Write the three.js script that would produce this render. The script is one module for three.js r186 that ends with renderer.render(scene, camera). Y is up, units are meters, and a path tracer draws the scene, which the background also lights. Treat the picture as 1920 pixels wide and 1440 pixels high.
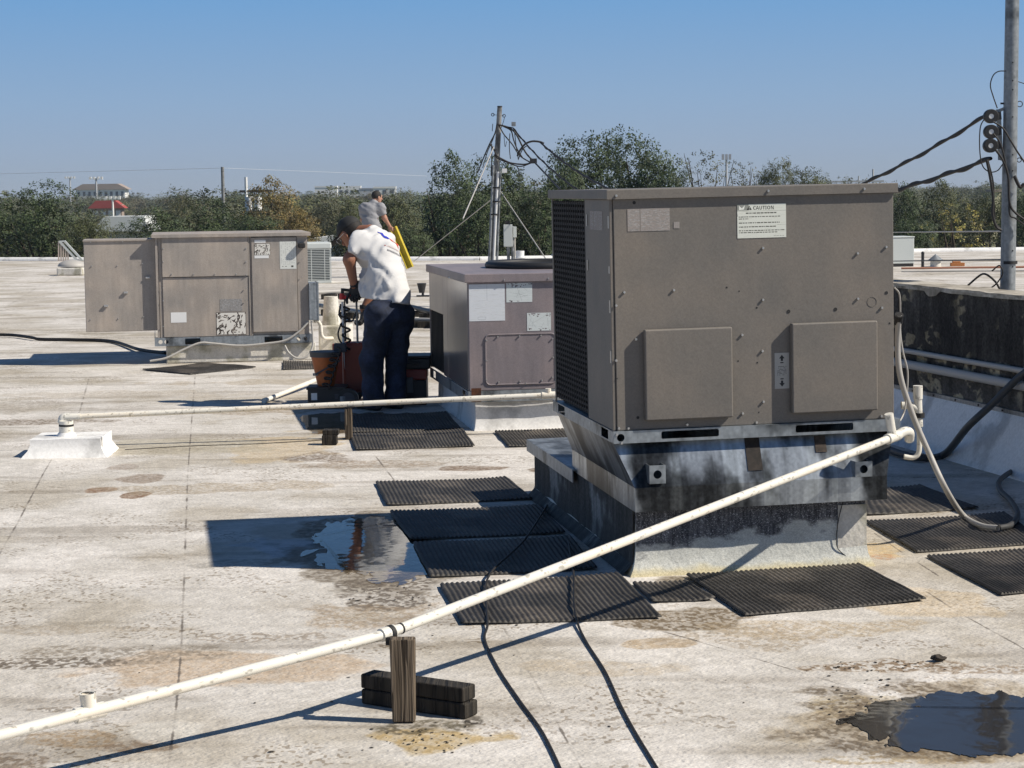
import * as THREE from 'three';
import { RoundedBoxGeometry } from 'three/addons/geometries/RoundedBoxGeometry.js';
import { MarchingCubes } from 'three/addons/objects/MarchingCubes.js';
import { DecalGeometry } from 'three/addons/geometries/DecalGeometry.js';
import { mergeGeometries, mergeVertices, toCreasedNormals } from 'three/addons/utils/BufferGeometryUtils.js';

// ------------------------------------------------------------------ camera, sky, sun, exposure
const scene = new THREE.Scene();
const FPX = 3700, PITCH = 0.0983, ROLL = -0.012, EYE = 1.65;      // focal length in pixels of the 1920 x 1440 photograph
const camera = new THREE.PerspectiveCamera(2 * Math.atan(720 / FPX) * 180 / Math.PI, 4 / 3, 0.1, 6000);
camera.position.set(0, EYE, 0);
camera.rotation.order = 'YXZ';
camera.rotation.set(-PITCH, 0, ROLL);
camera.updateMatrixWorld(true);

const renderer = new THREE.WebGLRenderer({ antialias: true });
renderer.setSize(1024, 768);
renderer.toneMapping = THREE.LinearToneMapping;
renderer.toneMappingExposure = 1.12;
renderer.shadowMap.enabled = true;
renderer.shadowMap.type = THREE.PCFSoftShadowMap;

const SUN = new THREE.Vector3(1.745, 1.64, 0.39).normalize();
{ // clear sky: pale and hazy at the horizon, deep blue overhead
  const stops = [[-90, .27, .28, .28], [-3, .285, .33, .38], [0, .298, .352, .424], [1.2, .281, .366, .49], [2.6, .245, .366, .535], [5.5, .155, .325, .575], [12, .093, .205, .41], [30, .048, .106, .23], [60, .032, .066, .15], [90, .028, .058, .136]];
  const W = 256, H = 1024, d = new Float32Array(W * H * 4);
  for (let j = 0; j < H; j++) {
    const el = ((j + .5) / H - .5) * 180;
    let k = 0; while (k < stops.length - 2 && el > stops[k + 1][0]) k++;
    const a = stops[k], b = stops[k + 1], t = Math.min(1, Math.max(0, (el - a[0]) / (b[0] - a[0])));
    for (let i = 0; i < W; i++) { const o = (j * W + i) * 4; for (let c = 0; c < 3; c++) d[o + c] = a[c + 1] + (b[c + 1] - a[c + 1]) * t; d[o + 3] = 1; }
  }
  const sky = new THREE.DataTexture(d, W, H, THREE.RGBAFormat, THREE.FloatType);
  sky.mapping = THREE.EquirectangularReflectionMapping; sky.magFilter = THREE.LinearFilter; sky.minFilter = THREE.LinearFilter; sky.needsUpdate = true;
  scene.background = sky; scene.environment = sky;
}
const sun = new THREE.DirectionalLight(new THREE.Color(1, .935, .83), 5.0);
sun.position.copy(SUN).multiplyScalar(60).add(new THREE.Vector3(0, 0, -20));
sun.target.position.set(0, 0, -20); scene.add(sun, sun.target);
sun.castShadow = true; sun.shadow.mapSize.set(4096, 4096);
Object.assign(sun.shadow.camera, { left: -45, right: 45, top: 45, bottom: -45, near: 1, far: 160 });
sun.shadow.bias = -0.0004;
scene.fog = new THREE.FogExp2(new THREE.Color(.36, .42, .50), 0.00028);

// ------------------------------------------------------------------ helpers
const v3 = (x = 0, y = 0, z = 0) => new THREE.Vector3(x, y, z);
function rng(seed) { let s = seed >>> 0; return () => { s = (s + 0x6D2B79F5) | 0; let t = Math.imul(s ^ (s >>> 15), 1 | s); t = (t + Math.imul(t ^ (t >>> 7), 61 | t)) ^ t; return ((t ^ (t >>> 14)) >>> 0) / 4294967296; }; }
const clamp = (x, a = 0, b = 1) => x < a ? a : x > b ? b : x;
const smooth = (a, b, x) => { const t = clamp((x - a) / (b - a)); return t * t * (3 - 2 * t); };
const mix = (a, b, t) => a + (b - a) * t;
const PERM = new Uint8Array(512); { const r = rng(77); const p = [...Array(256).keys()]; for (let i = 255; i > 0; i--) { const j = Math.floor(r() * (i + 1)); [p[i], p[j]] = [p[j], p[i]]; } for (let i = 0; i < 512; i++) PERM[i] = p[i & 255]; }
function vn(x, y, px = 256, py = 256) { // periodic value noise 0..1
  let xi = Math.floor(x), yi = Math.floor(y); const fx = x - xi, fy = y - yi;
  const x0 = ((xi % px) + px) % px & 255, x1 = (((xi + 1) % px) + px) % px & 255, y0 = ((yi % py) + py) % py & 255, y1 = (((yi + 1) % py) + py) % py & 255;
  const u = fx * fx * (3 - 2 * fx), w = fy * fy * (3 - 2 * fy);
  const a = PERM[PERM[x0] + y0], b = PERM[PERM[x1] + y0], c = PERM[PERM[x0] + y1], d = PERM[PERM[x1] + y1];
  return (a + (b - a) * u + (c - a) * w + (a - b - c + d) * u * w) / 255;
}
function fbm(x, y, oct = 4) { let s = 0, a = .5, n = 0; for (let i = 0; i < oct; i++) { s += a * vn(x + i * 17.3, y + i * 9.7); n += a; a *= .5; x *= 2; y *= 2; } return s / n; }
function fbmT(u, v, f, oct = 4) { let s = 0, a = .5, n = 0; for (let i = 0; i < oct; i++) { s += a * vn(u * f, v * f, f, f); n += a; a *= .5; f *= 2; u += .37; v += .61; } return s / n; } // tiles on 0..1
// pixel of the photograph -> ray, and points where it meets the roof, a depth or a plane
const _q = camera.quaternion.clone();
function ray(px, py) { return v3((px - 960) / FPX, (720 - py) / FPX, -1).applyQuaternion(_q); }
function gp(px, py, y = 0) { const d = ray(px, py), t = (y - EYE) / d.y; return v3(d.x * t, y, d.z * t); }
function dp(px, py, z) { const d = ray(px, py), t = z / d.z; return v3(d.x * t, EYE + d.y * t, z); }
function topx(p) { const q = p.clone().sub(camera.position).applyQuaternion(_q.clone().invert()); return [960 - FPX * q.x / q.z, 720 + FPX * q.y / q.z]; }

const used = {};
function numbered(n) { used[n] = (used[n] ?? -1) + 1; return used[n] ? n + '_' + String(used[n]).padStart(3, '0') : n; }
function tag(o, label, category, group, kind) { Object.assign(o.userData, { label, category }); if (group) o.userData.group = group; if (kind) o.userData.kind = kind; return o; }
function thing(name, label, category, pos = v3(), yaw = 0, group) {
  const o = new THREE.Group(); o.name = numbered(name); o.position.copy(pos); o.rotation.order = 'YXZ'; o.rotation.y = yaw; scene.add(o); tag(o, label, category, group); o.updateMatrixWorld(true); return o;
}
// metre uv by the dominant axis of each face
function uvBox(g) {
  g = g.index ? g.toNonIndexed() : g; const p = g.attributes.position, n = p.count, uv = new Float32Array(n * 2);
  const a = v3(), b = v3(), c = v3();
  for (let i = 0; i < n; i += 3) {
    a.fromBufferAttribute(p, i); b.fromBufferAttribute(p, i + 1); c.fromBufferAttribute(p, i + 2);
    const nx = Math.abs((b.y - a.y) * (c.z - a.z) - (b.z - a.z) * (c.y - a.y)), ny = Math.abs((b.z - a.z) * (c.x - a.x) - (b.x - a.x) * (c.z - a.z)), nz = Math.abs((b.x - a.x) * (c.y - a.y) - (b.y - a.y) * (c.x - a.x));
    for (let k = 0; k < 3; k++) { const x = p.getX(i + k), y = p.getY(i + k), z = p.getZ(i + k); const o = (i + k) * 2; if (nz >= nx && nz >= ny) { uv[o] = x; uv[o + 1] = y; } else if (nx >= ny) { uv[o] = z; uv[o + 1] = y; } else { uv[o] = x; uv[o + 1] = z; } }
  }
  g.setAttribute('uv', new THREE.BufferAttribute(uv, 2)); return g;
}
function clean(g) { g = g.index ? g.toNonIndexed() : g; for (const k of Object.keys(g.attributes)) if (!['position', 'normal', 'uv', 'color'].includes(k)) g.deleteAttribute(k); if (!g.attributes.normal) g.computeVertexNormals(); if (!g.attributes.uv) g.setAttribute('uv', new THREE.BufferAttribute(new Float32Array(g.attributes.position.count * 2), 2)); return g; }
function joined(gs, keepUv) { gs = (Array.isArray(gs) ? gs : [gs]).map(g => keepUv ? clean(g) : uvBox(clean(g))); return gs.length > 1 ? mergeGeometries(gs) : gs[0]; }
function part(name, gs, mat, parent, keepUv) {
  const m = new THREE.Mesh(joined(gs, keepUv), mat); m.name = parent ? name : numbered(name); m.castShadow = m.receiveShadow = true; (parent || scene).add(m); return m;
}
function bx(x0, x1, y0, y1, z0, z1, r = 0) { const w = Math.abs(x1 - x0), h = Math.abs(y1 - y0), d = Math.abs(z1 - z0); r = Math.min(r, w * .49, h * .49, d * .49); const g = r > 0 ? new RoundedBoxGeometry(w, h, d, 2, r) : new THREE.BoxGeometry(w, h, d); return g.translate((x0 + x1) / 2, (y0 + y1) / 2, (z0 + z1) / 2); }
function cylBetween(a, b, r0, r1 = r0, seg = 14, open = false) { const d = b.clone().sub(a), L = d.length(); const g = new THREE.CylinderGeometry(r1, r0, L, seg, 1, open); g.translate(0, L / 2, 0); g.applyQuaternion(new THREE.Quaternion().setFromUnitVectors(v3(0, 1, 0), d.normalize())); return g.translate(a.x, a.y, a.z); }
function tube(pts, r, seg = 0, rad = 8, tension = .5) { const c = new THREE.CatmullRomCurve3(pts, false, 'catmullrom', tension); return new THREE.TubeGeometry(c, seg || pts.length * 8, r, rad, false); }
function barBetween(a, b, w, h, up = v3(0, 1, 0)) { // box beam from a to b
  const d = b.clone().sub(a), L = d.length(); d.normalize(); const s = v3().crossVectors(d, up).normalize(), u = v3().crossVectors(s, d);
  const g = new THREE.BoxGeometry(w, h, L); g.applyMatrix4(new THREE.Matrix4().makeBasis(s, u, d.clone().negate())); const c = a.clone().add(b).multiplyScalar(.5); return g.translate(c.x, c.y, c.z);
}
function extr(pts, depth, holes = [], bevel = 0) { const s = new THREE.Shape(pts.map(p => new THREE.Vector2(p[0], p[1]))); for (const h of holes) s.holes.push(h instanceof THREE.Path ? h : new THREE.Path(h.map(p => new THREE.Vector2(p[0], p[1])))); return new THREE.ExtrudeGeometry(s, { depth, bevelEnabled: bevel > 0, bevelSize: bevel, bevelThickness: bevel, bevelSegments: 2, curveSegments: 12 }); }
const rectPts = (x0, x1, y0, y1) => [[x0, y0], [x1, y0], [x1, y1], [x0, y1]];
function roundHole(x, y, r) { const p = new THREE.Path(); p.absarc(x, y, r, 0, Math.PI * 2, true); return p; }
function slotHole(x0, x1, y0, y1, r) { const p = new THREE.Path(); p.moveTo(x0 + r, y0); p.lineTo(x0 + r, y0); p.absarc(x0 + r, y0 + r, r, -Math.PI / 2, -Math.PI, true); p.absarc(x0 + r, y1 - r, r, Math.PI, Math.PI / 2, true); p.absarc(x1 - r, y1 - r, r, Math.PI / 2, 0, true); p.absarc(x1 - r, y0 + r, r, 0, -Math.PI / 2, true); return p; }
// frame: a thing with an axis-aligned front at local z = 0; loc() puts a pixel of the photograph on a local plane
function locZ(o, px, py, z = 0) { const inv = o.matrixWorld.clone().invert(); const a = camera.position.clone().applyMatrix4(inv), b = camera.position.clone().add(ray(px, py)).applyMatrix4(inv); const t = (z - a.z) / (b.z - a.z); return v3(a.x + (b.x - a.x) * t, a.y + (b.y - a.y) * t, z); }
function locX(o, px, py, x = 0) { const inv = o.matrixWorld.clone().invert(); const a = camera.position.clone().applyMatrix4(inv), b = camera.position.clone().add(ray(px, py)).applyMatrix4(inv); const t = (x - a.x) / (b.x - a.x); return v3(x, a.y + (b.y - a.y) * t, a.z + (b.z - a.z) * t); }

// ------------------------------------------------------------------ textures and materials
function tex(w, h, fn, { srgb = true, rx = 1, ry = 1, wrap = true } = {}) {
  const d = new Uint8Array(w * h * 4);
  for (let j = 0; j < h; j++) for (let i = 0; i < w; i++) { const c = fn((i + .5) / w, (j + .5) / h), o = (j * w + i) * 4; if (typeof c === 'number') d[o] = d[o + 1] = d[o + 2] = clamp(c) * 255; else { d[o] = clamp(c[0], 0, 255); d[o + 1] = clamp(c[1], 0, 255); d[o + 2] = clamp(c[2], 0, 255); } d[o + 3] = 255; }
  const t = new THREE.DataTexture(d, w, h); t.magFilter = THREE.LinearFilter; t.minFilter = THREE.LinearMipmapLinearFilter; t.generateMipmaps = true; t.anisotropy = 8;
  if (wrap) t.wrapS = t.wrapT = THREE.RepeatWrapping; t.repeat.set(rx, ry); if (srgb) t.colorSpace = THREE.SRGBColorSpace; t.needsUpdate = true; return t;
}
function canvasTex(w, h, draw) { const c = document.createElement('canvas'); c.width = w; c.height = h; const g = c.getContext('2d'); draw(g, w, h); const t = new THREE.CanvasTexture(c); t.colorSpace = THREE.SRGBColorSpace; t.anisotropy = 8; return t; }
const lin = (r, g, b) => new THREE.Color().setRGB(r, g, b);
const std = (o) => new THREE.MeshStandardMaterial(o);
// painted sheet metal: near-uniform paint, fine orange-peel speckle, chalky patches, runs
function paintTex(seed, amt, streak) {
  return tex(1024, 1024, (u, v) => {
    const a = fbmT(u + seed * .13, v, 5, 4) - .5, b = fbmT(u, v + seed * .3, 180, 2) - .5, s = (fbmT(u * 1, v * .125 + seed, 40, 3) - .5);
    const sp = vn(u * 300 + seed, v * 300, 300, 300) > .965 && vn(u * 60, v * 60 + seed, 60, 60) > .62 ? -34 : 0;
    const k = 226 + a * amt + b * 26 + s * streak + sp; return [k + a * 10, k, k - a * 10];
  });
}
const T = {};
T.paintA = paintTex(1, 34, 8); T.paintB = paintTex(5, 44, 26); T.paintC = paintTex(9, 40, 20);
T.grain = tex(512, 512, (u, v) => fbmT(u, v, 64, 4), { srgb: false });
T.galv = tex(1024, 1024, (u, v) => { const c = vn(u * 90, v * 90, 90, 90) * .5 + vn(u * 40 + .5, v * 44, 40, 44) * .5, s = fbmT(u, v * .1, 60, 3) - .5, d = fbmT(u, v, 6, 4); const k = 205 + (c - .5) * 46 + s * 44 - smooth(.55, .75, d) * 70; return [k, k + 1, k]; });
T.adapter = tex(1024, 512, (u, v) => { // dirty galvanised sheet: black mildew clouds and pale runs
  const m = fbmT(u, v * .6, 5, 5), s = fbmT(u, v * .06, 46, 3), f = fbmT(u, v, 90, 2); const k = 196 - smooth(.44, .64, m) * 128 + (s - .5) * 60 + (f - .5) * 34; const bl = smooth(.62, .72, vn(u * 23, v * 1.2, 23, 8)) * 22; return [k + bl, k + bl, k + bl * .9]; });
T.curb = tex(2048, 512, (u, v) => { // white roof membrane with mildew and painted overhang shade: uv in metres, about 1.02 x .28 m on the front
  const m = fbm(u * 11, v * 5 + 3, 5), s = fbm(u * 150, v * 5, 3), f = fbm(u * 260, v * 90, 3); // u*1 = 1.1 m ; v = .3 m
  const up = smooth(.22 + (m - .5) * .7 + u * .5, .42 + (m - .5) * .7 + u * .5, v);          // mildewed patch, thick on the left, torn below; top strip also paints overhang shade
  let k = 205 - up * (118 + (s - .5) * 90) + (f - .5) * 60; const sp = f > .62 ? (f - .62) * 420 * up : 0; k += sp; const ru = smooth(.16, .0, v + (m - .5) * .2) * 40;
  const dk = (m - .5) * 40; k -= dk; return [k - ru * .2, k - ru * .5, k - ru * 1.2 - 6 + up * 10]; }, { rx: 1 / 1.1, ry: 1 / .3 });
T.mildew = tex(1024, 512, (u, v) => { const m = fbmT(u, v, 5, 5), s = fbmT(u, v * .1, 40, 3), f = fbmT(u, v, 110, 2); const k = 62 + smooth(.55, .72, m) * 70 + (s - .5) * 50 + (f - .5) * 40; return [k, k - 1, k - 4]; });
T.memb = tex(1024, 1024, (u, v) => { const m = fbmT(u, v, 6, 5), f = fbmT(u, v, 120, 2), s = fbmT(u, v * .2, 30, 3); const k = 214 - smooth(.5, .75, m) * 46 + (f - .5) * 30 + (s - .5) * 24; return [k + 2, k - 1, k - 8 - smooth(.5, .7, m) * 8]; });
T.rubber = tex(512, 512, (u, v) => { const m = fbmT(u, v, 6, 4), f = fbmT(u, v, 90, 2); const du = smooth(.52, .72, fbmT(u + .3, v + .7, 4, 5)); const k = 140 + (m - .5) * 100 + (f - .5) * 90 + du * 62; return [k + 3 + du * 6, k, k - 4 - du * 8]; });
T.rubber2 = tex(256, 256, (u, v) => { const m = fbmT(u, v, 6, 4), f = fbmT(u, v, 50, 2); const k = 225 + (m - .5) * 50 + (f - .5) * 30; return [k, k, k]; });
T.wood = tex(512, 1024, (u, v) => { const w = u + (fbmT(u, v, 4, 3) - .5) * .05; const g = fbmT(w * 1, v * .05, 90, 3), l = fbmT(w, v * .1, 24, 3), c = smooth(.62, .68, fbmT(w, v * .08, 34, 2)); let k = 150 + (g - .5) * 120 + (l - .5) * 90 - c * 80; return [k + 8, k - 4, k - 20]; }, { rx: 3.2, ry: 1.6 });
T.pvc = tex(512, 512, (u, v) => { const m = fbmT(u, v, 5, 4), f = fbmT(u, v, 60, 3); const k = 238 + (m - .5) * 18 - smooth(.66, .78, f) * 50; return [k, k - 3 - smooth(.5, .7, m) * 5, k - 11 - smooth(.5, .7, m) * 11]; });
T.wall = tex(2048, 512, (u, v) => { // old concrete, black with algae, runs and bare pale patches
  const m = fbm(u * 22, v * 4, 5), s = fbm(u * 160, v * 4, 4), p = fbm(u * 60 + 40, v * 12 + 7, 4), f = fbm(u * 500, v * 90, 2);
  let k = 47 + (m - .5) * 60 + (s - .5) * 70 + (f - .5) * 40; const bare = smooth(.6, .68, p) * smooth(.35, .6, fbm(u * 30 + 9, v * 3, 3)); k += bare * 74; k += smooth(.55, .35, v + (m - .5) * .5) * 26;
  return [k + bare * 8 + 3, k + bare * 2, k - bare * 16 - 4]; }, { rx: 1 / 8, ry: 1 });
T.denim = tex(512, 512, (u, v) => { const w = vn(u * 128, v * 256, 128, 256), m = fbmT(u, v, 5, 4), f = fbmT(u, v, 40, 2); const k = 120 + (w - .5) * 40 + (m - .5) * 110 + (f - .5) * 40; return [k * .82, k * .95, k * 1.2]; }, { rx: 2, ry: 2 });
T.bark = tex(256, 512, (u, v) => { const s = fbmT(u, v * .2, 24, 4); const k = 70 + s * 110; return [k, k * .93, k * .84]; }, { rx: 2, ry: 1 });

const M = {
  paintA: std({ color: lin(.228, .203, .176), map: T.paintA, roughness: .62, bumpMap: T.grain, bumpScale: .0004 }),
  paintB: std({ color: lin(.455, .40, .35), map: T.paintB, roughness: .66, bumpMap: T.grain, bumpScale: .0004 }),
  paintC: std({ color: lin(.295, .25, .258), map: T.paintC, roughness: .5, bumpMap: T.grain, bumpScale: .0003 }),
  paintCgloss: new THREE.MeshPhysicalMaterial({ color: lin(.32, .30, .30), map: T.paintC, roughness: .28, metalness: .35, clearcoat: .5, clearcoatRoughness: .18 }),
  bark2: std({ color: lin(.36, .36, .36), map: T.galv, roughness: .8 }),
  coilBlue: std({ color: lin(.05, .065, .08), roughness: .6 }),
  woodPale: std({ color: lin(.5, .42, .36), roughness: .85 }),
  galv: std({ color: lin(.52, .56, .60), map: T.galv, roughness: .48, metalness: .65 }),
  adapter: std({ color: lin(.62, .67, .72), map: T.adapter, roughness: .36, metalness: .8 }),
  mildew: std({ color: lin(1, 1, 1), map: T.mildew, roughness: .85, bumpMap: T.grain, bumpScale: .002 }),
  dark: std({ color: lin(.018, .017, .017), roughness: .7 }),
  coil: std({ color: lin(.014, .013, .013), roughness: .8 }),
  black: std({ color: lin(.02, .02, .021), roughness: .55 }),
  cord: std({ color: lin(.014, .012, .011), roughness: .62 }),
  screw: std({ color: lin(.55, .54, .52), roughness: .35, metalness: .8 }),
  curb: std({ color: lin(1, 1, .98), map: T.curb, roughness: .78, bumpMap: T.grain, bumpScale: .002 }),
  memb: std({ color: lin(.92, .90, .87), map: T.memb, roughness: .72, bumpMap: T.grain, bumpScale: .002 }),
  memb2: std({ color: lin(.66, .64, .60), map: T.memb, roughness: .8 }),
  membNew: std({ color: lin(1, 1, 1), map: tex(512, 512, (u, v) => { const m = fbmT(u, v, 5, 5), f = fbmT(u, v, 90, 2); const k = 236 - smooth(.52, .72, m) * 40 + (f - .5) * 24; return [k, k - 2, k - 6]; }), roughness: .6 }),
  rubber: std({ color: lin(.155, .145, .135), map: T.rubber, roughness: .72 }),
  wood: std({ color: lin(.36, .32, .275), map: T.wood, roughness: .85, bumpMap: T.wood, bumpScale: .004 }),
  woodDark: std({ color: lin(.07, .066, .058), map: T.wood, roughness: .85, bumpMap: T.wood, bumpScale: .005 }),
  pvc: std({ color: lin(.90, .885, .85), map: T.pvc, roughness: .42 }),
  wall: std({ color: lin(1, 1, 1), map: T.wall, roughness: .92, bumpMap: T.grain, bumpScale: .006 }),
  conduit: std({ color: lin(.42, .40, .37), roughness: .55 }),
  conduitDark: std({ color: lin(.05, .05, .05), roughness: .5 }),
  steel: std({ color: lin(.42, .44, .46), map: T.galv, roughness: .5, metalness: .45 }),
  white: std({ color: lin(.78, .78, .77), roughness: .6 }),
  hvacLight: std({ color: lin(.55, .58, .56), roughness: .5 }),
  bark: std({ color: lin(.22, .19, .16), map: T.bark, roughness: .95 }),
};

// ------------------------------------------------------------------ setting: terrain, roof membrane, parapet edge
function struct(m) { m.userData.kind = 'structure'; return m; }
{
  const g = new THREE.PlaneGeometry(5000, 5000, 1, 1).rotateX(-Math.PI / 2).translate(0, -5.6, -1500);
  const t = tex(512, 512, (u, v) => { const m = fbmT(u, v, 8, 5), f = fbmT(u, v, 60, 3); return [92 + (m - .5) * 70 + f * 20, 92 + (m - .5) * 40 + f * 18, 62 + (m - .5) * 30]; }, { rx: 1 / 40, ry: 1 / 40 });
  struct(part('ground', g, std({ map: t, roughness: 1 })));
}
const FAREDGE = [[-700, 490], [-60, 489], [50, 489], [480, 489], [900, 488], [1180, 484], [1500, 477], [1760, 472], [2000, 469], [2700, 462]].map(p => gp(p[0], p[1]));
// stains: [px, py, rx px, ry px, r, g, b, strength, ragged, speckle]
const STAINS = [
  [420, 1252, 270, 36, 176, 150, 120, .62, .7, .3], [250, 1225, 240, 15, 120, 108, 92, .5, 1.3, 1], [80, 1243, 150, 9, 92, 80, 66, .75, 1.4, 1],
  [730, 1110, 95, 34, 98, 88, 76, .85, 1.1, .8], [690, 1150, 120, 24, 150, 130, 105, .6, 1.1, .7], [560, 1195, 200, 8, 120, 104, 86, .5, 1.4, 1],
  [785, 1382, 120, 28, 170, 142, 90, .75, 1.1, .4], [790, 1365, 90, 14, 66, 58, 40, .6, 1.2, .8], [885, 1348, 28, 14, 52, 46, 38, .9, 1.3, .9],
  [1310, 1165, 130, 24, 104, 88, 66, .85, .9, .6], [1235, 1205, 68, 9, 172, 150, 120, .75, 1.1, .4], [1400, 1200, 150, 20, 150, 134, 112, .55, 1.2, .8],
  [1300, 1090, 110, 12, 92, 78, 58, .8, .9, .4], [1610, 1320, 95, 24, 168, 148, 108, .7, 1.2, .7], [1650, 1250, 150, 13, 118, 96, 72, .8, 1.3, 1], [1560, 1345, 40, 14, 90, 74, 56, .8, 1.3, 1],
  [1850, 1255, 120, 10, 130, 110, 88, .6, 1.3, 1], [1700, 1425, 200, 10, 150, 126, 84, .5, 1.3, .9],
  [540, 838, 100, 24, 186, 164, 128, .6, .9, .3], [330, 838, 190, 15, 172, 163, 142, .6, .6, .2], [600, 858, 80, 9, 110, 94, 78, .7, 1.2, .8], [700, 872, 110, 7, 140, 122, 102, .6, 1.2, .7],
  [190, 918, 34, 5, 130, 102, 78, .9, 1, .4], [252, 928, 22, 6, 116, 88, 64, .9, 1, .4], [265, 897, 40, 8, 140, 124, 108, .8, 1, .4], [230, 877, 30, 5, 140, 124, 110, .6, 1, .4],
  [120, 1385, 90, 18, 148, 126, 98, .75, 1.2, .7], [20, 1425, 70, 14, 112, 96, 78, .7, 1.2, .7], [260, 1400, 70, 10, 120, 100, 78, .7, 1.3, .8], [300, 1370, 90, 26, 205, 200, 190, .6, .8, .1],
  [130, 1330, 120, 7, 112, 100, 86, .6, 1.4, 1], [420, 915, 170, 10, 158, 142, 118, .6, 1.2, .6], [160, 1180, 170, 10, 150, 136, 116, .5, 1.3, .7], [60, 760, 90, 12, 150, 140, 126, .6, 1.2, .8],
  [40, 792, 130, 6, 120, 106, 90, .8, 1.2, .7], [200, 740, 260, 7, 170, 158, 140, .5, 1.2, .5], [900, 1330, 130, 24, 168, 160, 148, .5, 1, .3], [1120, 1250, 170, 16, 176, 160, 136, .5, 1.2, .5],
  [1500, 1180, 190, 16, 166, 146, 116, .55, 1.2, .7], [1750, 1130, 110, 30, 196, 174, 140, .55, .9, .3], [1660, 1030, 44, 18, 196, 164, 112, .6, 1.2, .4], [1655, 1042, 20, 6, 172, 122, 84, .5, 1.9, .7],
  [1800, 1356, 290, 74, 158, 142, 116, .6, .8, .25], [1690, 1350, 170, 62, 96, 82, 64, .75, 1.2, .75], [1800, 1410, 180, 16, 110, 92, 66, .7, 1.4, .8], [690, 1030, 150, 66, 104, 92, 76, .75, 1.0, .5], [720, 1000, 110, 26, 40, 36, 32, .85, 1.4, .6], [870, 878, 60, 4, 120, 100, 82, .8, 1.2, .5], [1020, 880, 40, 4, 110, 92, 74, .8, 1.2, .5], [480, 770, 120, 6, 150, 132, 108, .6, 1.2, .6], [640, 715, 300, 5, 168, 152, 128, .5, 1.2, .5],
  [520, 1055, 130, 10, 128, 122, 112, .5, 1.2, .6], [560, 1025, 110, 16, 176, 184, 196, .5, 1.0, .2], [640, 1040, 110, 34, 116, 104, 88, .7, 1, .4],
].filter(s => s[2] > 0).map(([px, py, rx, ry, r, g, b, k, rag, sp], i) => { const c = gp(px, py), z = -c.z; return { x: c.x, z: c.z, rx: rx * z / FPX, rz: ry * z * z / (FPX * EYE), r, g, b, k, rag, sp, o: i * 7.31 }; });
// dirt-filled lap seams: polylines on the roof
const SEAMS = [[[366, 700], [352, 890], [345, 1090], [340, 1215], [330, 1330], [316, 1440]], [[168, 705], [150, 770], [80, 890], [36, 975], [-60, 1140]], [[1175, 1165], [1300, 1200], [1420, 1236], [1600, 1290]], [[1735, 1108], [1800, 1150], [1900, 1205], [2010, 1268]], [[700, 850], [735, 895], [800, 980]], [[355, 835], [130, 842], [-60, 846]], [[520, 540], [330, 560], [100, 600]], [[560, 700], [366, 700], [168, 705]], [[105, 515], [60, 545], [0, 583]], [[1640, 1000], [1690, 1035], [1760, 1080]], [[940, 1170], [1010, 1290], [1090, 1440]]].map(l => l.map(p => gp(p[0], p[1])));
const SEG = []; for (const l of SEAMS) for (let i = 0; i < l.length - 1; i++) SEG.push([l[i].x, l[i].z, l[i + 1].x, l[i + 1].z]);
function roofColour(x, z, seg, st) {
  const big = fbm(x * .45 + 3, z * .45, 4), mid = fbm(x * 1.9, z * 1.9 + 40, 5), str = fbm(x * .9 + z * .12, z * 5.5, 4), fine = fbm(x * 26, z * 26, 3), gr = vn(x * 150, z * 150);
  let r = 199, g = 193, b = 184;
  const d1 = smooth(.50, .74, mid) * .55 + smooth(.52, .78, big) * .35; r -= d1 * 30; g -= d1 * 34; b -= d1 * 42;
  const s1 = smooth(.52, .75, str) * .7; r -= s1 * 36; g -= s1 * 38; b -= s1 * 40;
  const l1 = smooth(.5, .32, mid); r += l1 * 14; g += l1 * 14; b += l1 * 15;
  const f = (fine - .5) * 34 + (gr - .5) * 12; r += f; g += f; b += f;
  const sp = smooth(.70, .76, vn(x * 82 + 11, z * 60)) * smooth(.52, .7, fbm(x * 3 + 8, z * 3, 3)); r -= sp * 44; g -= sp * 48; b -= sp * 52;
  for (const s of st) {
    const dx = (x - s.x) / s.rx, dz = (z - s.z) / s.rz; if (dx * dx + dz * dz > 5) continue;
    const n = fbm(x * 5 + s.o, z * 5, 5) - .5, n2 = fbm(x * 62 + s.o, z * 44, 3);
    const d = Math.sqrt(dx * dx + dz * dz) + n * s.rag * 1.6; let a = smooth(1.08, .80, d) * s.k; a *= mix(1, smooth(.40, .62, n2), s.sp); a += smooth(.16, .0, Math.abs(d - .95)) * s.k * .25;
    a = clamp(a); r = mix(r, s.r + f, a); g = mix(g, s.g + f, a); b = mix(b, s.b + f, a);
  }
  for (const s of seg) {
    const ex = s[2] - s[0], ez = s[3] - s[1]; const t = clamp(((x - s[0]) * ex + (z - s[1]) * ez) / (ex * ex + ez * ez)); const qx = x - s[0] - ex * t, qz = z - s[1] - ez * t; const d = Math.sqrt(qx * qx + qz * qz) + (fine - .5) * .006;
    const w = .0036; if (d < w * 3) { const a = smooth(w * 1.6, w * .5, d) * (.08 + .62 * smooth(.25, .7, vn(x * 7, z * 7))); r = mix(r, 84, a); g = mix(g, 76, a); b = mix(b, 68, a); }
  }
  return [r, g, b];
}
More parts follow.
